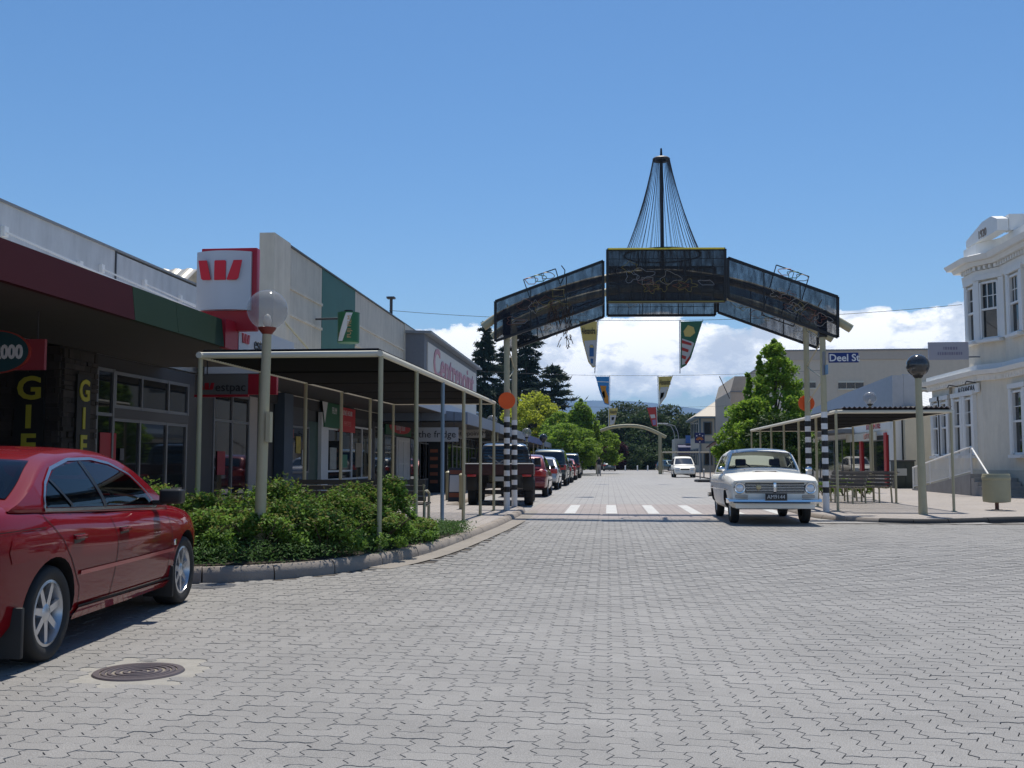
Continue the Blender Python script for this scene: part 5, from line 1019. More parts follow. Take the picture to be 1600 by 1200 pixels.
banner('small yellow and grey pennant hanging over the far small arch', [(206, 632), (262, 630), (240, 735), (206, 745)], ((204, 628), (203, 750)), 85, byel, [(bgrey, [(212, 676), (252, 674), (238, 730), (210, 738)]), (bblue, [(222, 688), (240, 686), (234, 706), (222, 706)])], ((234, 655), 'Alexandra', .42, .33))
banner('small red pennant with a pale patch hanging over the far small arch', [(443, 628), (500, 623), (507, 745), (478, 742)], ((504, 622), (508, 748)), 85, bred, [(bgrey, [(462, 672), (492, 670), (497, 692), (470, 694)]), (mat('banner_mauve', (.25, .2, .35), .75), [(476, 705), (498, 702), (500, 735), (482, 738)])])
for Y_, pl_, pm_, pr_, lab in ((38, (608, 485), (1000, 501), (1503, 476), 'the two largest pennants'), (58, (745, 580), (1000, 587), (1290, 578), 'the second pair of pennants'), (85, (840, 632), (1000, 637), (1230, 628), 'the farthest pair of pennants')):
    q = [onY(*p, Y_) for p in (pl_, pm_, pr_)]; co = np.polyfit([p[0] for p in q], [p[1] for p in q], 2); c = tube('overhead_cable', [(x, Y_, float(np.polyval(co, x))) for x in np.linspace(q[0][0], q[2][0], 17)], .009, cabm, None, 5); tag(c, 'thin cable stretched across the street carrying ' + lab, 'cable', 'cables over the street')

# ================================================================== RIGHT SIDE
rend = mat('render_cream', (0.76, 0.70, 0.58), 0.75, var=.06, stain=.16); trimw = mat('trim_white', (.80, .80, .77), .6, var=.04, stain=.06)
WB = thing('corner_building', 'two storey white and cream corner building with cornice dated 1920', 'building', (14.5, 36, SW))
UP = [(13.5, 26), (13.5, 36.5), (13.0, 37.4), (13.0, 38.6), (19, 38.6)]; LO = [(13.5, 26), (13.5, 36.5), (13.0, 37.4), (13.0, 43.0), (19, 43.0)]
def ring(pl, d):
    p = [Vector(q) for q in pl]; out = []
    for i, q in enumerate(p):
        ns = []
        for a, c_ in ((i - 1, i), (i, i + 1)):
            if 0 <= a and c_ < len(p): t = (p[c_] - p[a]).normalized(); ns.append(Vector((-t.y, t.x)))
        n_ = ns[0] if len(ns) == 1 else (ns[0] + ns[1]).normalized(); k = 1 if len(ns) == 1 else 1 / max(.3, n_.dot(ns[0])); out.append(q + n_ * d * k)
    return out
def band(name, pl, d0, d1, z0, z1, m_, parent, sl=0.0):
    a, c_ = ring(pl, d0), ring(pl, d1); c2 = ring(pl, d1 + sl); b = MB(); b.grid([[(q.x, q.y, z0) for q in a], [(q.x, q.y, z0) for q in c_], [(q.x, q.y, z1) for q in c2], [(q.x, q.y, z1) for q in a]]); n = len(pl)
    b.add([(q.x, q.y, z) for q, z in ((a[0], z0), (c_[0], z0), (c2[0], z1), (a[0], z1))], [(0, 1, 2, 3)]); b.add([(q.x, q.y, z) for q, z in ((a[-1], z0), (c_[-1], z0), (c2[-1], z1), (a[-1], z1))], [(0, 1, 2, 3)]); return b.build(name, m_, parent)
band('wall', LO, -.3, 0, SW, 4.4, rend, WB); band('wall', UP, -.3, -.002, 4.4, 8.3, rend, WB); band('plinth', LO, 0, .07, SW, 1.0, mat('plinth_cream', (.55, .52, .43), .75, var=.08), WB)
zc = 4.35
for d0, d1, z0, z1, sl in ((0, .12, zc - .25, zc - .05, .05), (0, .32, zc - .045, zc + .10, .06), (0, .16, zc + .105, zc + .3, 0)): band('cornice', LO, d0, d1, z0, z1, trimw, WB, sl)
for d0, d1, z0, z1, sl in ((0, .10, 7.65, 7.95, .03), (0, .34, 8.10, 8.24, .05), (0, .52, 8.245, 8.42, .08), (0, .45, 8.425, 8.5, -.1)): band('cornice', UP, d0, d1, z0, z1, trimw, WB, sl)
band('parapet', UP, -.25, .05, 8.5, 8.95, trimw, WB)
for pl, z0, dd, st_ in ((UP, 7.96, .24, .22), (LO, 4.12, .16, .24)):
    q = ring(pl[:4], 0)
    for a, c_ in zip(q, q[1:]):
        t = (c_ - a).normalized(); n_ = Vector((-t.y, t.x)); L = (c_ - a).length; k = .12
        while k < L:
            p = a + t * k
            if p.y > 31: MB().bar((p.x + n_.x * .02, p.y + n_.y * .02, z0 + .065), (p.x + n_.x * dd, p.y + n_.y * dd, z0 + .065), .10, .13).build('dentil', trimw, WB)
            k += st_
# raised date panel
y0, y1 = 35.3, 38.3; dp = MB().prism([(y0, 8.96), (y1 , 8.96), (y1, 9.22), (y0 + 1.35, 9.55), (y0 + .5, 9.55), (y0, 9.35)], 12.93, 13.3, 'x').build('date_panel', trimw, WB); text('lettering', '1920', .40, (12.92, 36.65, 9.14), (-1, 0, 0), mat('letter_brown', (.22, .17, .13), .6), dp, .01)
MB().prism([(13.32, 8.96), (15.2, 8.96), (15.2, 9.2), (14.6, 9.4), (13.9, 9.5), (13.32, 9.5)], 35.3, 35.7, 'y').build('gable_panel', trimw, WB); box('chimney', (14.6, 35.72, 8.9), (15.3, 36.4, 9.5), trimw, WB)
box('roof_slab', (13.4, 26, 8.3), (30, 38.5, 8.5), midg, WB); box('rear_block', (13.82, 26.02, SW), (30, 38.28, 8.28), rend, WB); box('rear_wing', (13.32, 38.61, SW), (30, 42.7, 4.38), rend, WB)
def sash(p, t, w_, z0, z1, cols, rows_, surround=True):
    p = Vector(p); t = Vector(t).normalized(); n_ = Vector((-t.y, t.x)); q = lambda a, d, z: (p.x + t.x * a + n_.x * d, p.y + t.y * a + n_.y * d, z); zm = z0 + (z1 - z0) * .52
    f = MB(); up_ = (n_.x, n_.y, 0)
    for a in (-w_ / 2, w_ / 2): f.bar(q(a, .06, z0), q(a, .06, z1), .07, .12, up_)
    for z in (z0, zm, z1): f.bar(q(-w_ / 2 + .036, .05, z), q(w_ / 2 - .036, .05, z), .09, .07)
    for k in range(1, cols): a = -w_ / 2 + w_ * k / cols; f.bar(q(a, .03, zm + .04), q(a, .03, z1 - .04), .03, .03, up_)
    for k in range(1, rows_): z = zm + (z1 - zm) * k / rows_; f.bar(q(-w_ / 2 + .04, .028, z), q(w_ / 2 - .04, .028, z), .026, .026)
    wo_ = f.build('window', trimw, WB)
    for c_, e in ((z0 + .036, zm - .036), (zm + .036, z1 - .036)): MB().add([q(-w_ / 2 + .036, .012, c_), q(w_ / 2 - .036, .012, c_), q(w_ / 2 - .036, .012, e), q(-w_ / 2 + .036, .012, e)], [(0, 1, 2, 3)]).build('pane', glass, wo_)
    sl = MB(); sl.bar(q(-w_ / 2 - .14, .12, z0 - .09), q(w_ / 2 + .14, .12, z0 - .09), .26, .10); sl.build('sill', trimw, wo_)
    if surround:
        s_ = MB()
        for a in (-w_ / 2 - .16, w_ / 2 + .16): s_.bar(q(a, .05, z0 - .03), q(a, .05, z1 + .1), .22, .16, up_)
        s_.bar(q(-w_ / 2 - .3, .06, z1 + .19), q(w_ / 2 + .3, .06, z1 + .19), .18, .16); s_.build('surround', trimw, wo_)
sash((13.0, 37.95), (0, 1), .62, 5.55, 7.45, 1, 2); ch = Vector((13.0 - 13.5, 37.4 - 36.5)); sash((13.25, 36.95), ch, .72, 5.55, 7.5, 3, 2)
for y in (30.2, 33.0, 35.3): sash((13.5, y), (0, 1), .8, 5.55, 7.45, 3, 2)
for y in (38.55, 39.75, 41.3, 42.3): sash((13.0, y), (0, 1), .62, 1.55, 3.55, 1, 2)
for y in (31, 33.6, 35.4): sash((13.5, y), (0, 1), .8, 1.55, 3.6, 1, 2)
tube('downpipe', [(12.93, 40.55, SW), (12.93, 40.55, 4.1)], .05, mat('downpipe_brown', (.35, .30, .22), .6), WB)
pn = box('name_panel', (12.90, 37.5, 3.72), (12.96, 39.9, 4.03), trimw, WB); text('lettering', 'ALEXANDRA', .30, (12.893, 38.7, 3.88), (-1, 0, 0), mat('letter_dark', (.05, .05, .06), .6), pn, .006)
for y in (37.7, 39.6): tube('sign_lamp', [(12.9, y, 4.06), (12.55, y - .1, 4.1), (12.5, y - .12, 4.0)], .022, darkg, WB, 6)
# ramp, railing, steps
rampw = mat('ramp_plaster', (.34, .325, .30), .85, var=.2, scale=2, stain=.15)
rp = thing('access_ramp', 'plastered access ramp with white baluster railing along the cream corner building', 'ramp', (12.5, 39, SW)); yA, yB, xo = 42.6, 35.9, 12.0
MB().prism([(yA, SW), (yB, SW), (yB, .88), (yA, SW + .04)], xo, 12.9, 'x').build('ramp_body', rampw, rp)
zr_ = lambda y: SW + .04 + (.88 - SW - .04) * (yA - y) / (yA - yB)
rl = tube('handrail', [(xo + .06, yA, zr_(yA) + .85), (xo + .06, yB, zr_(yB) + .90), (xo + .06, yB - 1.5, .88)], .030, trimw, rp, 8); tube('bottom_rail', [(xo + .06, yA, zr_(yA) + .10), (xo + .06, yB, zr_(yB) + .10)], .02, trimw, rp, 6)
y = yA
while y > yB - .01: tube('baluster', [(xo + .06, y, zr_(y) + .10), (xo + .06, y, zr_(y) + .86)], .012, trimw, rp, 5); y -= .125
for y in (yA, 40.4, 38.1, yB): tube('rail_post', [(xo + .06, y, zr_(y)), (xo + .06, y, zr_(y) + .88)], .032, trimw, rp, 8)
tube('rail_post', [(xo + .06, yB - 1.5, SW), (xo + .06, yB - 1.5, .9)], .03, trimw, rp, 8)
for k in range(5): box('step', (xo + .02, yB - .02 - (k + 1) * .3, SW), (13.4, yB - .021 - k * .3, .88 - (k + 1) * .13), rampw, rp)
# projecting board on the white building
x0, z1 = onY(1450, 535, 37.5); x1, z0 = onY(1518, 562, 37.5)
ps = thing('projecting_sign', 'pale grey projecting board with faded lettering beside the white upper storey', 'sign', (x0, 37.5, z0)); MB().box((x0, 37.46, z0), (x1 - .1, 37.54, z1)).build('board', mat('board_lilac', (.46, .45, .50), .6), ps)
for zz, ww in ((z1 - .22, .45), (z0 + .22, .85)):
    cx = (x0 + x1) / 2
    k = -ww / 2
    while k < ww / 2: L_ = random.uniform(.03, .07); box('faded_letter', (cx + k, 37.452, zz - .05), (cx + k + L_, 37.459, zz + .05), mat('faded_grey', (.27, .25, .33), .6), ps); k += L_ + .03
tube('bracket_arm', [(x1 - .2, 37.5, z0 + .1), (13.1, 37.5, z0 + .1)], .025, midg, ps)
# shop with red posts, and the pale wall beside it
xs2 = 12.5
SH = thing('shop_building', 'low pale shop with red posts and sloped blue grey parapet behind the right canopy', 'building', (14, 52, SW))
box('side_wall', (12.9, 46.6, SW), (18, 46.9, 3.7), mat('wall_cream_block', (.62, .58, .46), .8, var=.06, stain=.08), SH); box('wall', (xs2, 47.0, 2.5), (xs2 + .3, 66, 3.4), trimw, SH); MB().prism([(47.0, 3.4), (66, 3.4), (66, 4.5), (56, 4.9), (47.0, 5.1)], xs2 + .02, xs2 + .5, 'x').build('parapet', mat('parapet_blue_grey', (.34, .38, .44), .6, var=.1), SH)
box('parapet_return', (xs2 + .51, 47.0, 3.4), (13.6, 47.25, 5.15), mat('parapet_blue_grey'), SH); box('rear_block', (xs2 + .31, 47.3, SW), (26, 66, 3.38), mat('dim_wall'), SH); box('corner_column', (xs2 - .03, 46.95, SW), (xs2 + .35, 47.6, 3.4), trimw, SH)
rf = MB(); rf.grid([[(13.7 + k * .08, 47.2 + q * 6, 3.75 + q * 1.0 + .02 * math.sin(k * 1.57)) for k in range(100)] for q in (0, 1)]); rf.build('roof', mat('pale_iron', (.52, .53, .52), .45, .3, var=.15), SH, fix=False)
fa = box('fascia', (xs2 - .05, 47.2, 2.72), (xs2 - .005, 60, 3.18), trimw, SH); text('lettering', 'RY CENTRE', .40, (xs2 - .06, 50.2, 2.95), (-1, 0, 0), mat('letter_red', (.40, .03, .04), .5), fa, .006, bold=.012, sx=1.25)
f2 = box('fascia', (xs2 - .25, 49, 2.28), (xs2 - .2, 55, 2.66), creamw, SH); text('lettering', 'LOTTO', .36, (xs2 - .26, 50.6, 2.47), (-1, 0, 0), mat('letter_dull_red', (.45, .12, .08), .5), f2, .006)
for y in (48.0, 52.6): box('red_post', (xs2 - .06, y, SW), (xs2 + .05, y + .4, 2.6), sred, SH)
def shopwin_l(root, x, y0, y1, z0, z1, n_):
    for k in range(n_):
        a, c_ = y0 + (y1 - y0) * k / n_, y0 + (y1 - y0) * (k + 1) / n_; f = MB().box((x - .03, a, z0), (x + .03, a + .06, z1)).box((x - .03, a + .061, z0), (x + .03, c_, z0 + .06)).box((x - .03, a + .061, z1 - .06), (x + .03, c_, z1)).build('window', alu, root); box('pane', (x - .005, a + .06, z0 + .06), (x + .005, c_, z1 - .06), glass, f)
shopwin_l(SH, xs2 + .02, 48.5, 52.5, .3, 2.3, 2); shopwin_l(SH, xs2 + .02, 53.1, 65, .3, 2.5, 6); box('wall', (xs2 + .06, 47.65, SW), (xs2 + .3, 66, 2.49), inner, SH); box('veranda', (10.2, 54, 2.75), (xs2 - .06, 66, 2.95), midg, SH)
cb = thing('utility_cabinet', 'dark green metal utility cabinet against the pale block wall', 'cabinet', (13.0, 45.6, SW)); cx0, cz1 = onY(1398, 721, 45.3); cx1 = onY(1429, 721, 45.3)[0]
rbox('case', (cx0, 45.3, SW), (cx1, 46.0, cz1), mat('cabinet_green', (.02, .03, .028), .5), cb, .02); rbox('door', (cx0 + .05, 45.28, .25), ((cx0 + cx1) / 2 - .01, 45.3, cz1 - .1), mat('cabinet_green'), cb, .006); rbox('door', ((cx0 + cx1) / 2 + .01, 45.28, .25), (cx1 - .05, 45.3, cz1 - .1), mat('cabinet_green'), cb, .006); rbox('lid', (cx0 - .04, 45.26, cz1), (cx1 + .04, 46.04, cz1 + .06), darkg, cb, .01); box('notice', (cx0 + .08, 45.268, .7), (cx0 + .48, 45.279, 1.0), mat('notice_grey', (.35, .37, .36), .6), cb)
# beige hall, warehouse, teal-grey house, blue awning shop
beige = mat('brick_beige', (.62, .54, .43), .85, var=.06, stain=.06)
HB = thing('brick_hall', 'large plain beige brick hall rising behind the right canopy', 'building', (20, 78, SW)); yh = 75; xa, zt_ = onY(1228, 549, yh); z2 = onY(1228, 563, yh)[1]
box('wall', (xa, yh, SW), (42, 95, z2), beige, HB); box('parapet_band', (xa - .0, yh - .06, z2 + .002), (42, 95, zt_), mat('brick_beige_dark', (.52, .45, .37), .85, var=.06), HB); box('cap', (xa - .05, yh - .12, zt_), (42.1, 95, zt_ + .1), midg, HB)
for pa, pb in (((1309, 598), (1350, 607)), ((1385, 599), (1452, 607)), ((1232, 598), (1275, 606))):
    x0, z1 = onY(*pa, yh); x1, z0 = onY(*pb, yh); wd_ = MB().box((x0, yh - .08, z1), (x1, yh - .002, z1 + .12)).box((x0, yh - .08, z0 - .1), (x1, yh - .002, z0)).build('window', creamw, HB)
    n_ = 3
    for k in range(n_): box('pane', (x0 + (x1 - x0) * k / n_ + .03, yh - .03, z0), (x0 + (x1 - x0) * (k + 1) / n_ - .03, yh - .003, z1), glass, wd_)
GW = thing('warehouse', 'grey brown gabled warehouse wall beyond the leafy tree', 'building', (16, 100, SW)); x0, zt_ = onY(1141, 588, 98); box('wall', (x0, 98, SW), (26, 112, zt_ - 1.4), mat('warehouse_taupe', (.46, .40, .33), .85, var=.1, stain=.1), GW)
MB().prism([(x0, zt_ - 1.4), (26, zt_ - 1.4), (26, zt_), (x0 + .4, zt_)], 98.003, 112, 'y').build('upper_wall', mat('warehouse_taupe'), GW); box('string_course', (x0 - .03, 97.93, zt_ - 1.5), (26, 97.998, zt_ - 1.38), midg, GW); tube('flagpole', [(x0 - .1, 98, 7.2), (x0 - 1.1, 97, 9.2)], .04, darkg, GW, 6)
HH = thing('hip_roof_house', 'pale two storey building with blue trim and cream hipped roof', 'building', (11.5, 118, SW)); x0, ze = onY(1092, 651, 115); x1 = 18; zk = onY(1120, 622, 118)[1]
hw = mat('house_pale', (.40, .40, .36), .75, var=.06); ht = mat('house_blue_trim', (.10, .16, .21), .6)
box('wall', (x0, 115, SW), (x1, 127, ze), hw, HH); MB().add([(x0 - .5, 114.5, ze + .02), (x1 + .5, 114.5, ze + .02), (x1 + .5, 127.5, ze + .02), (x0 - .5, 127.5, ze + .02), (x0 + 3.6, 118.5, zk + .6), (x1 - 3, 118.5, zk + .6), (x1 - 3, 123.5, zk + .6), (x0 + 3.6, 123.5, zk + .6)], [(0, 1, 5, 4), (1, 2, 6, 5), (2, 3, 7, 6), (3, 0, 4, 7), (4, 5, 6, 7), (3, 2, 1, 0)]).build('roof', mat('roof_cream', (.52, .46, .36), .6, var=.1), HH)
box('eaves', (x0 - .52, 114.46, ze - .2), (x1 + .5, 127.5, ze + .015), ht, HH)
for z in (3.3,): box('floor_band', (x0 - .04, 114.95, z), (x1, 114.998, z + .25), ht, HH)
for k in range(5): box('pilaster', (x0 - .02 + k * 1.7, 114.92, SW), (x0 + .22 + k * 1.7, 114.948, ze - .21), ht, HH)
for k in range(4):
    for z in (.9, 4.2): wd_ = box('window', (x0 + .45 + k * 1.7, 114.93, z), (x0 + 1.45 + k * 1.7, 114.997, z + 1.5), ht, HH); box('pane', (x0 + .55 + k * 1.7, 114.92, z + .1), (x0 + 1.35 + k * 1.7, 114.929, z + 1.4), glass, wd_)
for k in range(5):
    for z in (.9, 4.0): wd_ = box('window', (x0 - .05, 116 + k * 2.2, z), (x0 - .003, 117.2 + k * 2.2, z + 1.9), ht, HH); box('pane', (x0 - .06, 116.1 + k * 2.2, z + .1), (x0 - .051, 117.1 + k * 2.2, z + 1.8), glass, wd_)
AS = thing('awning_shop', 'small shop with a deep blue awning across the far junction', 'building', (9.5, 131, SW)); x0, z1 = onY(1060, 697, 130); x1 = onY(1094, 697, 130)[0]; box('wall', (x0 - .3, 131.5, SW), (x1 + .8, 138, 4.2), hw, AS); MB().prism([(130, 2.2), (131.5, 2.2), (131.5, 3.5), (130, 3.1)], x0, x1, 'x').build('awning', mat('awning_blue', (.01, .02, .09), .6), AS); box('upper_sign', (x0 + 1, 131.3, 3.6), (x0 + 1.9, 131.49, 4.6), mat('panel_blue', (.05, .14, .4), .5), AS)
for k in range(3): wd_ = box('window', (x0 + .1 + k * .85, 131.42, .5), (x0 + .85 + k * .85, 131.498, 2.1), alu, AS); box('pane', (x0 + .16 + k * .85, 131.41, .56), (x0 + .79 + k * .85, 131.419, 2.04), glass, wd_)

# ---- benches, bin, small street furniture -------------------------------------------------
def bench(label, loc, rz, L=1.7, group=None, metal=False):
    t = thing('bench', label, 'bench', loc, R(rz), group, local=True)      # faces local +y
    prof = [(.28, .42), (.22, .445), (.12, .435), (.0, .425), (-.10, .435), (-.17, .50), (-.21, .60), (-.25, .70), (-.29, .79), (-.35, .84), (-.42, .83)] if metal else [(.26, .44), (.17, .44), (.08, .435), (-.01, .43), (-.10, .43), (-.19, .52), (-.215, .61), (-.24, .70), (-.265, .79)]
    sm = mat('slat_dark_metal', (.16, .15, .14), .5, .3, var=.15) if metal else wood
    for k_, (y, z) in enumerate(prof): e_ = (.035, .014) if z < .48 or z > .82 else (.014, .037); rbox('slat', (-L / 2, y - e_[0], z - e_[1]), (L / 2, y + e_[0], z + e_[1]), sm, t, .004, 1)
    for x in (-L / 2 + .05, 0, L / 2 - .05) if metal else (-L / 2 + .03, L / 2 - .03):
        tube('frame_leg', [(x, p[0], p[1] - .028) for p in prof], .018, cream, t, 6); tube('leg', [(x, .24, .0), (x, .24, .42)], .024, cream, t, 8); tube('leg', [(x, -.20, .0), (x, -.17, .46)], .024, cream, t, 8)
        if not metal: tube('arm', [(x, .25, .43), (x, .27, .60), (x, .10, .64), (x, -.22, .64)], .022, cream, t, 8)
    return t
lb = bench('dark slatted timber bench under the left canopy behind the shrubs', (-4.0, 16.75, SW), 0, 2.15)
rb = [bench('curved metal slat bench under the right canopy, next to the black and white post', (*onz(1316, 785, SW), SW), 118, 1.5, 'curved benches', True), bench('curved metal slat bench under the right canopy, farther from the black and white post', (*onz(1357, 784, SW), SW), 118, 1.5, 'curved benches', True)]
bx_, by_ = onz(1558, 797, SW); bn = thing('litter_bin', 'olive round litter bin on a short stem at the right corner', 'bin', (bx_, by_, SW)); olive = mat('bin_olive', (.36, .34, .22), .5, var=.08)
MB().lathe([(.16, SW + .17), (.295, SW + .19), (.305, SW + .26), (.305, SW + .70), (.30, SW + .82), (.285, SW + .84), (.27, SW + .80), (.26, SW + .3)], (bx_, by_, 0), 'z', 28).build('drum', olive, bn, 40); tube('stem', [(bx_, by_, SW), (bx_, by_, SW + .2)], .045, mat('stem_rust', (.10, .05, .04), .7), bn); MB().lathe([(.308, SW + .70), (.316, SW + .72), (.316, SW + .76), (.306, SW + .78)], (bx_, by_, 0), 'z', 28).build('rim_band', olive, bn, 40); MB().lathe([(.0005, SW + .012), (.12, SW + .012), (.13, SW)], (bx_, by_, 0), 'z', 20).build('base_plate', darkg, bn)
sbx, sby = onz(713, 783, SW); sb = thing('sandwich_board', 'small folding footpath board with orange panels near the truck', 'sign', (sbx, sby, SW))
for sg_ in (1, -1): MB().add([(sbx - .2, sby - .25 * sg_, SW), (sbx + .2, sby - .25 * sg_, SW), (sbx + .2, sby - .02 * sg_, SW + .95), (sbx - .2, sby - .02 * sg_, SW + .95), (sbx - .2, sby - .28 * sg_, SW), (sbx + .2, sby - .28 * sg_, SW), (sbx + .2, sby - .05 * sg_, SW + .95), (sbx - .2, sby - .05 * sg_, SW + .95)], [(0, 1, 2, 3), (7, 6, 5, 4), (0, 4, 5, 1), (1, 5, 6, 2), (2, 6, 7, 3), (3, 7, 4, 0)]).build('leaf', darkg, sb)
for z0, z1, m_ in ((.12, .24, mat('panel_orange', (.30, .09, .04), .5)), (.27, .74, signw), (.77, .88, mat('panel_orange'))):
    f = lambda z: sby - .28 + .23 * z / .95 - .006
    MB().add([(sbx - .17, f(z0), SW + z0), (sbx + .17, f(z0), SW + z0), (sbx + .17, f(z1), SW + z1), (sbx - .17, f(z1), SW + z1)], [(0, 1, 2, 3)]).build('panel', m_, sb)
for px, py, lab in ((700, 781, 'short cream bollard beside the folding footpath board'), (722, 795, 'short cream bollard between the canopy posts')):
    x, y = onz(px, py, SW); t = thing('bollard', lab, 'bollard', (x, y, SW)); tube('post', [(x, y, SW), (x, y, SW + .78)], .075, cream, t, 12); MB().lathe([(.08, SW + .76), (.085, SW + .80), (.05, SW + .84), (.0005, SW + .85)], (x, y, 0), 'z', 14).build('cap', cream, t, 40)
# tall dark menu stand at the mall door
mx_, my_ = -6.2, 37.5; t = thing('menu_board', 'tall black framed board with orange stripes by the mall door', 'sign', (mx_, my_, SW)); box('frame', (mx_ - .35, my_, SW), (mx_ + .35, my_ + .08, 2.05), black, t)
for k in range(5): box('stripe', (mx_ - .28, my_ - .012, .5 + k * .28), (mx_ + .0, my_ - .001, .62 + k * .28), mat('panel_orange'), t)
# far arch, signs, island, lamps
A2 = thing('street_arch', 'small bare cream arch far down the street', 'arch', (1, 105, zr)); Y2 = 105; bp_ = [onY(px, py, Y2) for px, py in smooth_pl([(938, 673), (955, 667), (978, 664.5), (1000, 665.5), (1020, 672), (1041, 683)], 2)]
for dy in (0, 1.6): tube('arch_beam', [(x, Y2 + dy, z) for x, z in bp_], .14, cream, A2, 8)
for px in (932, 1032):
    x = onY(px, 700, Y2)[0]; zt_ = float(np.interp(x, [q[0] for q in bp_], [q[1] for q in bp_]))
    for dy in (0, 1.6): tube('arch_post', [(x, Y2 + dy, gz(50)), (x, Y2 + dy, zt_)], .15 if px > 1000 else .08, cream, A2, 10)
def post_sign(name, label, px, y0, Y_, top, cat='sign', r_=.04, base=None): x, z = onY(px, top, Y_); t = thing(name, label, cat, (x, Y_, base or zr)); tube('post', [(x, Y_, base or zr), (x, Y_, z)], r_, midg, t, 8); return t, x, z
t, x, z = post_sign('park_sign', 'dark blue square sign with orange sunburst on a post by the white people mover', 1093, 0, 72, 676); rbox('panel', (x - .34, 71.9, z - .72), (x + .34, 71.95, z), mat('sign_navy', (.015, .02, .09), .5), t, .02)
fr_ = MB()
for k in range(9): a = R(20 + 140 * k / 8); fr_.bar((x + .10 * math.cos(a), 71.89, z - .55 + .10 * math.sin(a)), (x + .27 * math.cos(a), 71.89, z - .55 + .27 * math.sin(a)), .03)
fr_.build('sunburst', mat('sun_orange', (.6, .2, .03), .5), t)
for dx, dz in ((0, -.12), (-.2, -.22), (.2, -.22), (0, -.64)): box('star', (x + dx - .035, 71.885, z + dz - .035), (x + dx + .035, 71.896, z + dz + .035), signw, t)
t, x, z = post_sign('info_shelter', 'dark post with a tilted brown roof board beside the leafy tree', 1109, 0, 62, 692, 'sign', .035); MB().add([(x - .25, 61.6, z - .25), (x + .15, 61.5, z + .05), (x + .75, 61.7, z + .28), (x + .35, 62.5, z - .05), (x - .25, 61.6, z - .31), (x + .15, 61.5, z - .01), (x + .75, 61.7, z + .22), (x + .35, 62.5, z - .11)], [(0, 1, 2, 3), (7, 6, 5, 4), (0, 4, 5, 1), (1, 5, 6, 2), (2, 6, 7, 3), (3, 7, 4, 0)]).build('roof_board', mat('board_brown', (.06, .03, .03), .6), t)
for px, yb in ((1086, 745), (1100, 747)):
    x, y = onz(px, yb, zr); t = thing('bollard', 'slim dark bollard near the blue sunburst sign', 'bollard', (x, y, zr), group='slim bollards by the sunburst sign'); tube('post', [(x, y, zr), (x, y, zr + .62)], .05, midg, t, 8); MB().lathe([(.055, zr + .6), (.055, zr + .66), (.0005, zr + .69)], (x, y, 0), 'z', 10).build('cap', white, t)
struct(MB().prism([(5.3, 62.4), (6.85, 62.4), (6.85, 66.5), (5.6, 66.5), (5.2, 64)], zr - .05, zr + .13).build('traffic_island', kerbb))
for px, dx in ((1054, -1.75), (1060, -1.5)):
    Y_ = 148; x, z = onY(px, 671, Y_); t = thing('street_light', 'tall curved street light by the park trees', 'street lamp', (x, Y_, zr), group='curved street lights at the far junction'); tube('mast', [(x, Y_, zr), (x, Y_, z - 1), (x - .12, Y_, z - .3), (x - .5, Y_, z + .5), (x + dx, Y_, z + .8)], .06, midg, t, 8); rbox('lamp_head', (x + dx - .7, Y_ - .15, z + .75), (x + dx + .05, Y_ + .15, z + .92), mat('lamp_pale', (.6, .6, .55), .5), t, .04)
for px in (961, 977, 996, 1012): x, y = onz(px, 735.4, zr); t = thing('bollard', 'short white bollard along the park edge', 'bollard', (x, 145.6, zr), group='white bollards along the park edge'); tube('post', [(x, 145.6, zr), (x, 145.6, zr + .62)], .09, white, t, 8); MB().lathe([(.092, zr + .62), (.092, zr + .68), (.0005, zr + .72)], (x, 145.6, 0), 'z', 10).build('cap', white, t)
t, x, z = post_sign('give_way_sign', 'downward triangular give way sign at the far junction', 952, 0, 143, 709, 'sign', .05); MB().prism([(x - .48, z), (x + .48, z), (x, z - .95)], 142.9, 142.94, 'y').build('plate', mat('sign_pink_red', (.55, .12, .12), .5), t); MB().prism([(x - .32, z - .1), (x + .32, z - .1), (x, z - .72)], 142.88, 142.895, 'y').build('face', signw, t)
# ================================================================== PLANTS
def leaves_mesh(name, C_, size, m_, aspect=.55, up=.35, jit=.35, dirs=None):
    C_ = np.asarray(C_, float); n = len(C_); nr = RNG.normal(size=(n, 3)); nr[:, 2] = np.abs(nr[:, 2]) + up; nr /= np.linalg.norm(nr, axis=1)[:, None]
    a = RNG.normal(size=(n, 3)) if dirs is None else dirs + RNG.normal(scale=.25, size=(n, 3)); a -= nr * (a * nr).sum(1)[:, None]; a /= np.linalg.norm(a, axis=1)[:, None] + 1e-9; b = np.cross(nr, a)
    s = (size * (1 + RNG.uniform(-jit, jit, n)))[:, None]; v = np.empty((n, 4, 3)); v[:, 0] = C_ - a * s; v[:, 1] = C_ + b * s * aspect - nr * s * .12; v[:, 2] = C_ + a * s; v[:, 3] = C_ - b * s * aspect - nr * s * .12
    return rawmesh(name, v.reshape(-1, 3), np.full(n, 4), np.arange(n * 4), m_)
def clump_pts(centres, radii, per, shell=.55):
    out = []
    for c_, r_ in zip(centres, radii):
        d = RNG.normal(size=(per, 3)); d /= np.linalg.norm(d, axis=1)[:, None]; rad = (shell + (1 - shell) * RNG.random(per)) ** .8; out.append(np.asarray(c_) + d * rad[:, None] * np.asarray(r_))
    return np.concatenate(out)
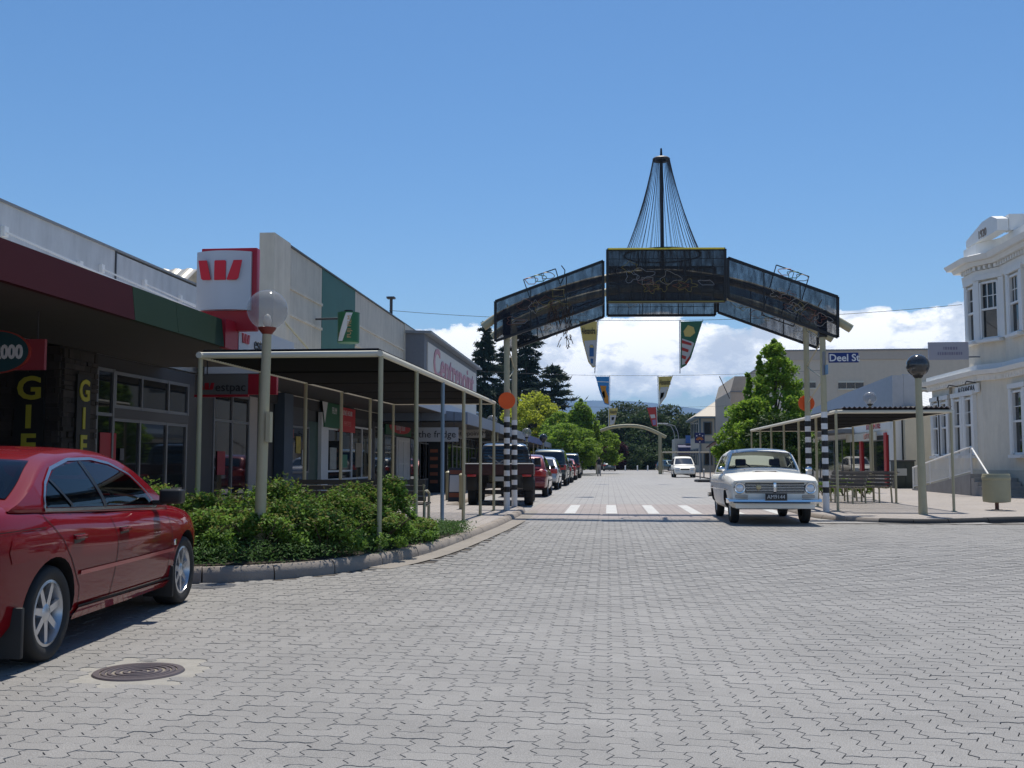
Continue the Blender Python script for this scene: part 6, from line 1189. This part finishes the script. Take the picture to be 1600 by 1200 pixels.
def tree(name, label, x, y, h, wr, lm, n_cl=70, per=110, leaf=.13, trunk=.14, crown0=.25, shape='round', group=None, z0=None, cr=None, barkm=None, leaders=()):
    z0 = SW if z0 is None else z0; t = thing(name, label, 'tree', (x, y, z0), group=group); cs, rs = [], []; cr = cr or wr * .30; limbs = MB(); zc0 = z0 + h * crown0
    limbs.tube([(x, y, z0 - .1), (x + random.uniform(-.1, .1), y, z0 + h * .3), (x + random.uniform(-.2, .2), y, z0 + h * .6), (x, y, z0 + h * .88)], [trunk * 1.25, trunk, trunk * .6, trunk * .15], 8)
    for k in range(n_cl):
        u = RNG.random(); a = RNG.uniform(0, 6.283)
        if shape == 'round': prof = math.sin(math.pi * min(1, .12 + .86 * u)) ** .55
        elif shape == 'cone': prof = (1 - u) ** .75 * (.55 + .45 * min(1, u * 5)) + .05
        elif shape == 'spire': prof = (1 - u) ** .9 * .9 + .10
        else: prof = .9
        r_ = wr * prof * RNG.uniform(.35, 1) ** .5 * RNG.uniform(.82, 1.08); zz = zc0 + (z0 + h - zc0) * u; c_ = (x + r_ * math.cos(a), y + r_ * math.sin(a), zz); cs.append(c_); q = cr * RNG.uniform(.55, 1.2) * (1 if shape != 'spire' else .5 + .6 * (1 - u)); rs.append((q, q, q * .72))
        if k % 3 == 0: zb_ = z0 + (zz - z0) * .62; limbs.tube([(x, y, zb_), ((x + c_[0]) / 2, (y + c_[1]) / 2, (zb_ + zz) / 2 + .1), c_], [trunk * .35, trunk * .2, trunk * .06], 5, caps=False)
    for lx_, ly_, f0, f1, r0 in leaders:
        for q_ in np.linspace(0, 1, 9): zz = z0 + h * (f0 + (f1 - f0) * q_); rq = r0 * (1 - .8 * q_) + .05; cs.append((x + lx_ + RNG.normal(0, .04), y + ly_, zz)); rs.append((rq, rq, rq * .9))
    limbs.build('trunk', barkm or bark, t, 50); pts = clump_pts(cs, rs, per) - np.array([x, y, z0]); o = link('crown', leaves_mesh('crown', pts, leaf, lm), None, t); return t
def conifer(label, x, y, h, wr, lm, levels=26, droop=.25, leaf=.45, base=.12, group=None, flat=False):
    t = thing('conifer_tree', label, 'tree', (x, y, SW), group=group); lb_ = MB(); lb_.tube([(x, y, SW - .1), (x, y, SW + h * .5), (x, y, SW + h)], [.30, .18, .02], 8); P_, D_ = [], []
    for k in range(levels):
        u = (k + RNG.random() * .6) / levels; z = SW + h * (base + (1 - base) * u); L = wr * ((1 - u) ** .7) * RNG.uniform(.6, 1.12) + .25; nb = int(RNG.integers(4, 8)) if not flat else int(RNG.integers(3, 6))
        for j in range(nb):
            a = RNG.uniform(0, 6.283); l = L * RNG.uniform(.55, 1.1); d = np.array([math.cos(a), math.sin(a), 0]); tip = np.array([0, 0, -droop * l if not flat else .10 * l])
            lb_.tube([(x, y, z), tuple(np.array([x, y, z]) + d * l + tip)], [.05, .012], 4, caps=False); m_ = int(26 + 60 * l / max(wr, .1)); s = RNG.uniform(.15, 1.02, m_) ** .7; sp_ = .10 + .20 * l * (1 - s * .5)
            pts = np.array([x, y, z]) + d[None] * (s * l)[:, None] + tip[None] * (s ** 1.4)[:, None] + RNG.normal(size=(m_, 3)) * np.array([1, 1, .45 if not flat else .28])[None] * sp_[:, None] * .75; P_.append(pts); D_.append(np.repeat(d[None], m_, 0) + np.array([0, 0, -.3 if not flat else .1]))
    lb_.build('trunk', bark, t, 50); pts = np.concatenate(P_) - np.array([x, y, SW]); link('crown', leaves_mesh('crown', pts, leaf, lm, aspect=.20, up=.1, dirs=np.concatenate(D_)), None, t); return t
lf_con = leafmat('needles_dark', (.030, .052, .032), .2); lf_ced = leafmat('needles_cedar', (.040, .065, .042), .2); lf_yel = leafmat('leaf_golden', (.42, .46, .05), .45, .25); lf_grn = leafmat('leaf_green', (.20, .31, .04), .42); lf_park = leafmat('leaf_park', (.055, .09, .03), .3); lf_park2 = leafmat('leaf_park_pale', (.075, .105, .045), .25); lf_red = leafmat('leaf_plum', (.075, .022, .028), .25); lf_map = leafmat('leaf_maple', (.23, .36, .045), .45); lf_sh = leafmat('leaf_shrub', (.15, .26, .045), .38, .45, .55, .2); lf_tip = leafmat('leaf_tip', (.21, .21, .06), .35, .4); lf_gc = leafmat('leaf_ground_cover', (.085, .165, .045), .32, .45)
X_ = lambda px, Y_: onY(px, 700, Y_)[0]; H_ = lambda py, Y_: onY(800, py, Y_)[1] - SW
conifer('tall open pine rising behind the mall sign', X_(757, 122), 122, H_(502, 122), 4.4, lf_con, 30, .12, .42, .16); conifer('dense dark conifer behind the left arch posts', X_(822, 132), 132, H_(500, 132), 6.0, lf_con, 34, .22, .5, .05); conifer('dark conifer close behind the tall open pine', X_(790, 138), 138, H_(540, 138), 6.2, lf_con, 26, .2, .5, .05)
conifer('spreading cedar with flat layered branches above the yellow tree', X_(862, 128), 128, H_(572, 128), 7.0, lf_ced, 20, .1, .5, .25, flat=True)
tree('golden_tree', 'bright golden yellow tree beside the blue veranda', X_(838, 112), 112, H_(620, 112), 3.7, lf_yel, 90, 110, .17, .15, .22, 'round', cr=.85)
tree('street_tree', 'tall slim green tree by the golden tree', X_(908, 101), 101, H_(628, 101), 2.3, lf_grn, 75, 75, .15, .12, .15, 'cone', group=None, cr=.6, leaders=((0, 0, .75, 1.02, .4), (-.9, 0, .6, .86, .4), (.8, .2, .6, .9, .35), (1.5, 0, .45, .7, .4))); tree('street_tree', 'spreading green tree overhanging the parked dark off-roader', X_(885, 94), 94, H_(668, 94), 3.1, lf_grn, 90, 110, .15, .12, .2, 'round', cr=.7); tree('street_tree', 'green tree beside the left post of the far arch', X_(935, 109), 109, H_(668, 109), 2.5, lf_grn, 60, 100, .16, .12, .2, 'round', cr=.65)
tree('street_tree', 'bright green tree merging into the golden tree', X_(880, 107), 107, H_(650, 107), 2.8, lf_grn, 85, 95, .16, .12, .15, 'round', cr=.65, leaders=((0, 0, .8, 1.03, .4), (-1.2, 0, .7, .95, .4), (1.2, 0, .65, .95, .4)))
for k, (px, top, Y_, wr, lm, lab) in enumerate([(905, 660, 178, 6, lf_park, 'dark broad tree at the left edge of the far park'), (960, 650, 172, 5.5, lf_park, 'dark round tree behind the far arch'), (985, 638, 180, 6.5, lf_park2, 'tallest rounded tree of the far park'), (1015, 652, 170, 5, lf_park, 'dark tree behind the red pennant'), (1045, 643, 176, 5.5, lf_park2, 'tall pale crowned park tree behind the street lights'), (1075, 655, 178, 5, lf_park, 'dark tree left of the hipped roof building'), (1098, 668, 185, 5, lf_park2, 'small park tree half behind the hipped roof building')]):
    tree('park_tree', lab, X_(px, Y_), Y_, H_(top, Y_), wr, lm, 85, 90, .27, .3, .06, 'round', 'trees of the far park', cr=wr * .30)
for k, (px, top, Y_, wr, lab) in enumerate([(940, 690, 162, 3.4, 'dense dark shrub left of the plum leaved tree'), (985, 697, 160, 3.5, 'dense dark shrub right of the plum leaved tree'), (1012, 700, 163, 3.2, 'dense dark shrub under the right end of the far arch'), (1040, 702, 161, 3, 'dense dark shrub behind the right post of the far arch'), (1068, 706, 164, 3, 'dense dark shrub behind the blue awning shop')]): tree('park_shrub', lab, X_(px, Y_), Y_, H_(top, Y_), wr, lf_park, 45, 80, .22, .1, .02, 'round', 'shrubs along the park edge')
tree('plum_tree', 'small dark plum leaved tree behind the give way sign', X_(957, 157), 157, H_(692, 157), 2.6, lf_red, 45, 80, .2, .1, .08, 'round')
for k in range(16):                # wooded rise beyond the park and behind the shops
    x = -62 + k * 9 + random.uniform(-2, 2)
    if -45 < x < 60: tree('park_tree', 'round topped tree in the wooded belt behind the far park', x, 205 + random.uniform(-6, 10), random.uniform(7, 9.5), 6.5, lf_park, 42, 60, .42, .3, .04, 'round', 'trees of the wooded belt')
tree('leafy_tree', 'leafy green tree with a pointed leader behind the white saloon', X_(1212, 47), 47, H_(546, 47), 2.2, lf_map, 125, 95, .085, .10, .16, 'cone', cr=.40, leaders=((0, 0, .72, 1.04, .34), (-.62, .1, .62, .93, .26), (.55, 0, .58, .88, .28), (-1.15, 0, .50, .80, .28), (1.0, .2, .45, .72, .28))); tree('leafy_tree', 'low spreading green tree beside the pointed leafy tree', X_(1178, 46), 46, H_(632, 46), 1.65, lf_map, 90, 100, .085, .08, .1, 'round', cr=.42); tree('leafy_tree', 'dense dark leafed tree under the end of the right canopy', X_(1215, 44.5), 44.5, H_(655, 44.5), 1.6, leafmat('leaf_deep', (.045, .085, .02), .25), 80, 110, .08, .08, .05, 'round', cr=.5)
# --- the planted bed on the left corner
soil = mat('soil', (.055, .042, .03), .95, var=.3, bump=.6, bscale=20)
bedp = [tuple(p) for p in offset([p for p in KLp if p.x > -8.5 and p.y < 16.6], .17)]; bedp = [(bedp[0][0], 14.2)] + bedp + [(-3.1, 16.7), (-4.9, 15.8), (-6.2, 14.4)]
struct(poly_sheet('planting_bed', bedp, SW + .012, soil))
def shrub(label, x, y, rx, ry, h, n, group, lm=lf_sh, leaf=.026):
    t = thing('shrub', label, 'shrub', (x, y, SW), group=group); st_ = MB()
    for k in range(9): a = random.uniform(0, 6.283); st_.tube([(x, y, SW - .02), (x + .4 * rx * math.cos(a), y + .4 * ry * math.sin(a), SW + h * .45), (x + .8 * rx * math.cos(a), y + .8 * ry * math.sin(a), SW + h * .8)], [.014, .01, .004], 5)
    st_.build('stems', bark, t); ncl = 46; a = RNG.uniform(0, 6.283, ncl); el = RNG.random(ncl) ** .65 * 1.45; rr_ = RNG.uniform(.72, 1.05, ncl)
    cs = np.c_[rx * .80 * np.cos(a) * np.cos(el) * rr_, ry * .80 * np.sin(a) * np.cos(el) * rr_, h * (.22 + .70 * np.sin(el) * rr_)]; rs = [(rx * .26 * q, ry * .26 * q, h * .20 * q) for q in RNG.uniform(.6, 1.25, ncl)]
    p = clump_pts(cs, rs, n // ncl, .2); nt_ = int(len(p) * .80); p = p[RNG.permutation(len(p))]; p[:, 2] = np.maximum(p[:, 2], .02); link('foliage', leaves_mesh('foliage', p[:nt_], leaf, lm, .6, .45), None, t)
    top = p[nt_:][p[nt_:, 2] > h * .62]; lo = p[nt_:][p[nt_:, 2] <= h * .62]; link('foliage', leaves_mesh('foliage', lo, leaf, lm, .6), None, t)
    if len(top): stuff(link('new_growth', leaves_mesh('new_growth', top + [0, 0, h * .03], leaf, lf_tip if lm is lf_sh else lm, .5), None, t))
    return t
G = 'leafy shrubs in the corner bed'
for x, y, rx, ry, h, lab in ((-5.5, 11.3, .75, .62, .58, 'rounded green shrub beside the front of the red sedan'), (-4.7, 11.4, .72, .55, .52, 'low green shrub between the red sedan and the lamp post'), (-4.75, 12.2, .82, .65, .70, 'green shrub behind the globe lamp post'), (-3.85, 12.25, .80, .62, .62, 'green shrub right of the globe lamp post'), (-2.98, 13.2, .60, .66, .50, 'green shrub around the corner post of the canopy'), (-3.5, 13.5, .80, .72, .68, 'shrub with bronze young tips behind the corner post'), (-4.3, 13.3, .8, .75, .82, 'green shrub in the back of the bed'), (-5.6, 12.5, .9, .75, .80, 'green shrub near the bank windows'), (-3.05, 14.5, .46, .55, .84, 'upright shrub with bronze tips in front of the slatted bench'), (-3.6, 14.6, .7, .65, .78, 'shrub with bronze tips beside the slatted bench'), (-4.02, 11.7, .62, .45, .52, 'small green shrub at the foot of the lamp post'), (-3.35, 12.1, .62, .48, .50, 'small green shrub at the curve of the kerb'), (-2.66, 14.5, .30, .8, .30, 'low green shrub along the straight kerb')): shrub(lab, x, y, rx, ry, h, 6800, G)
# ground cover along the kerb
pts = []
kk = [p for p in KLp if p.x > -6.2 and 10.2 < p.y < 16.4]; oo = offset(kk, 1.0)
for p, o_ in zip(kk, oo):
    nrm = (o_ - p)
    for q in range(620 if p.y > 11.3 else 480): d = .20 + random.random() ** 1.1 * (.75 if p.y < 15 else .75 * max(.1, (16.5 - p.y) / 1.5)); pts.append((p.x + nrm.x * d + random.gauss(0, .12), p.y + nrm.y * d + random.gauss(0, .12), SW + .02 + random.random() * (.10 + .16 * min(1, d / .6))))
pts = np.array([p for p in pts if True]); gc = link('ground_cover', leaves_mesh('ground_cover', pts, .026, lf_gc, .3, .6)); stuff(gc); tag(gc, 'low dark green ground cover along the curved kerb', 'ground cover')
for px, py, s_ in ((1305, 783, .5), (1330, 776, .4), (1365, 779, .35)):
    x, y = onz(px, py, SW); shrub('low green plant behind the curved benches', x, y + 1.2, s_, s_, .55, 1500, 'plants behind the curved benches', lf_map, .04)

# ================================================================== PERSON
def person(label, x, y, z0):
    t = thing('person', label, 'person', (x, y, z0), R(0), None, local=True)
    J = dict(pelvis=(0, 0, .90), waist=(0, .01, 1.08), chest=(0, .02, 1.28), neck=(0, .03, 1.43), head0=(0, .05, 1.50), head1=(0, .06, 1.60), lh=(-.09, 0, .86), lk=(-.10, .10, .48), la=(-.10, .02, .09), lt=(-.10, .16, .04), rh=(.09, 0, .86), rk=(.10, .02, .48), ra=(.10, -.14, .12), rt=(.10, -.02, .04), ls=(-.17, .02, 1.36), le=(-.22, -.06, 1.10), lw=(-.22, .03, .88), ld=(-.21, .06, .80), rs=(.17, .02, 1.36), re=(.23, .03, 1.10), rw=(.24, .12, .90), rd=(.24, .14, .82))
    E_ = [('pelvis', 'waist'), ('waist', 'chest'), ('chest', 'neck'), ('neck', 'head0'), ('head0', 'head1'), ('pelvis', 'lh'), ('lh', 'lk'), ('lk', 'la'), ('la', 'lt'), ('pelvis', 'rh'), ('rh', 'rk'), ('rk', 'ra'), ('ra', 'rt'), ('chest', 'ls'), ('ls', 'le'), ('le', 'lw'), ('lw', 'ld'), ('chest', 'rs'), ('rs', 're'), ('re', 'rw'), ('rw', 'rd')]
    Rr = dict(pelvis=.15, waist=.135, chest=.145, neck=.055, head0=.085, head1=.095, lh=.10, lk=.075, la=.06, lt=.04, rh=.10, rk=.075, ra=.06, rt=.04, ls=.06, le=.045, lw=.032, ld=.03, rs=.06, re=.045, rw=.032, rd=.03)
    ks = list(J); me = bpy.data.meshes.new('body'); me.from_pydata([J[k] for k in ks], [(ks.index(a), ks.index(b)) for a, b in E_], []); o = bpy.data.objects.new('body', me); COL.objects.link(o)
    md = o.modifiers.new('s', 'SKIN'); md.use_smooth_shade = True
    for i, k in enumerate(ks): me.skin_vertices[0].data[i].radius = (Rr[k], Rr[k] * (.75 if k in ('pelvis', 'waist', 'chest') else 1)); me.skin_vertices[0].data[i].use_root = (k == 'pelvis')
    o.modifiers.new('u', 'SUBSURF').levels = 2; bpy.context.view_layer.update(); m2 = bpy.data.meshes.new_from_object(o.evaluated_get(bpy.context.evaluated_depsgraph_get())); bpy.data.objects.remove(o)
    for m_ in (mat('skin', (.48, .30, .22), .6), mat('top_black', (.02, .02, .022), .8), mat('trousers_stone', (.42, .38, .33), .8), mat('hair_fair', (.40, .30, .19), .8), mat('shoe_dark', (.05, .04, .04), .6)): m2.materials.append(m_)
    for p in m2.polygons:
        c_ = p.center; arm = abs(c_.x) > .19 and c_.z < 1.27
        p.material_index = 4 if c_.z < .07 else (0 if arm and c_.z < 1.27 and abs(c_.x) > .2 and c_.z < 1.15 else (2 if c_.z < .98 and abs(c_.x) < .19 else (1 if c_.z < 1.42 else (0 if c_.z < 1.47 or (c_.y > .10 and c_.z < 1.60) else 3))))
    link('body', m2, None, t, 0); bag = rbox('shoulder_bag', (.19, -.10, .55), (.30, .16, .84), mat('bag_dark', (.03, .03, .035), .6), t, .04, 3); tube('bag_strap', [(.245, .02, .83), (.245, .03, 1.0), (.20, .03, 1.40)], .010, black, t, 6); return t
person('person in a black top and pale trousers walking away with a bag', *onz(936, 744.5, zr), zr)
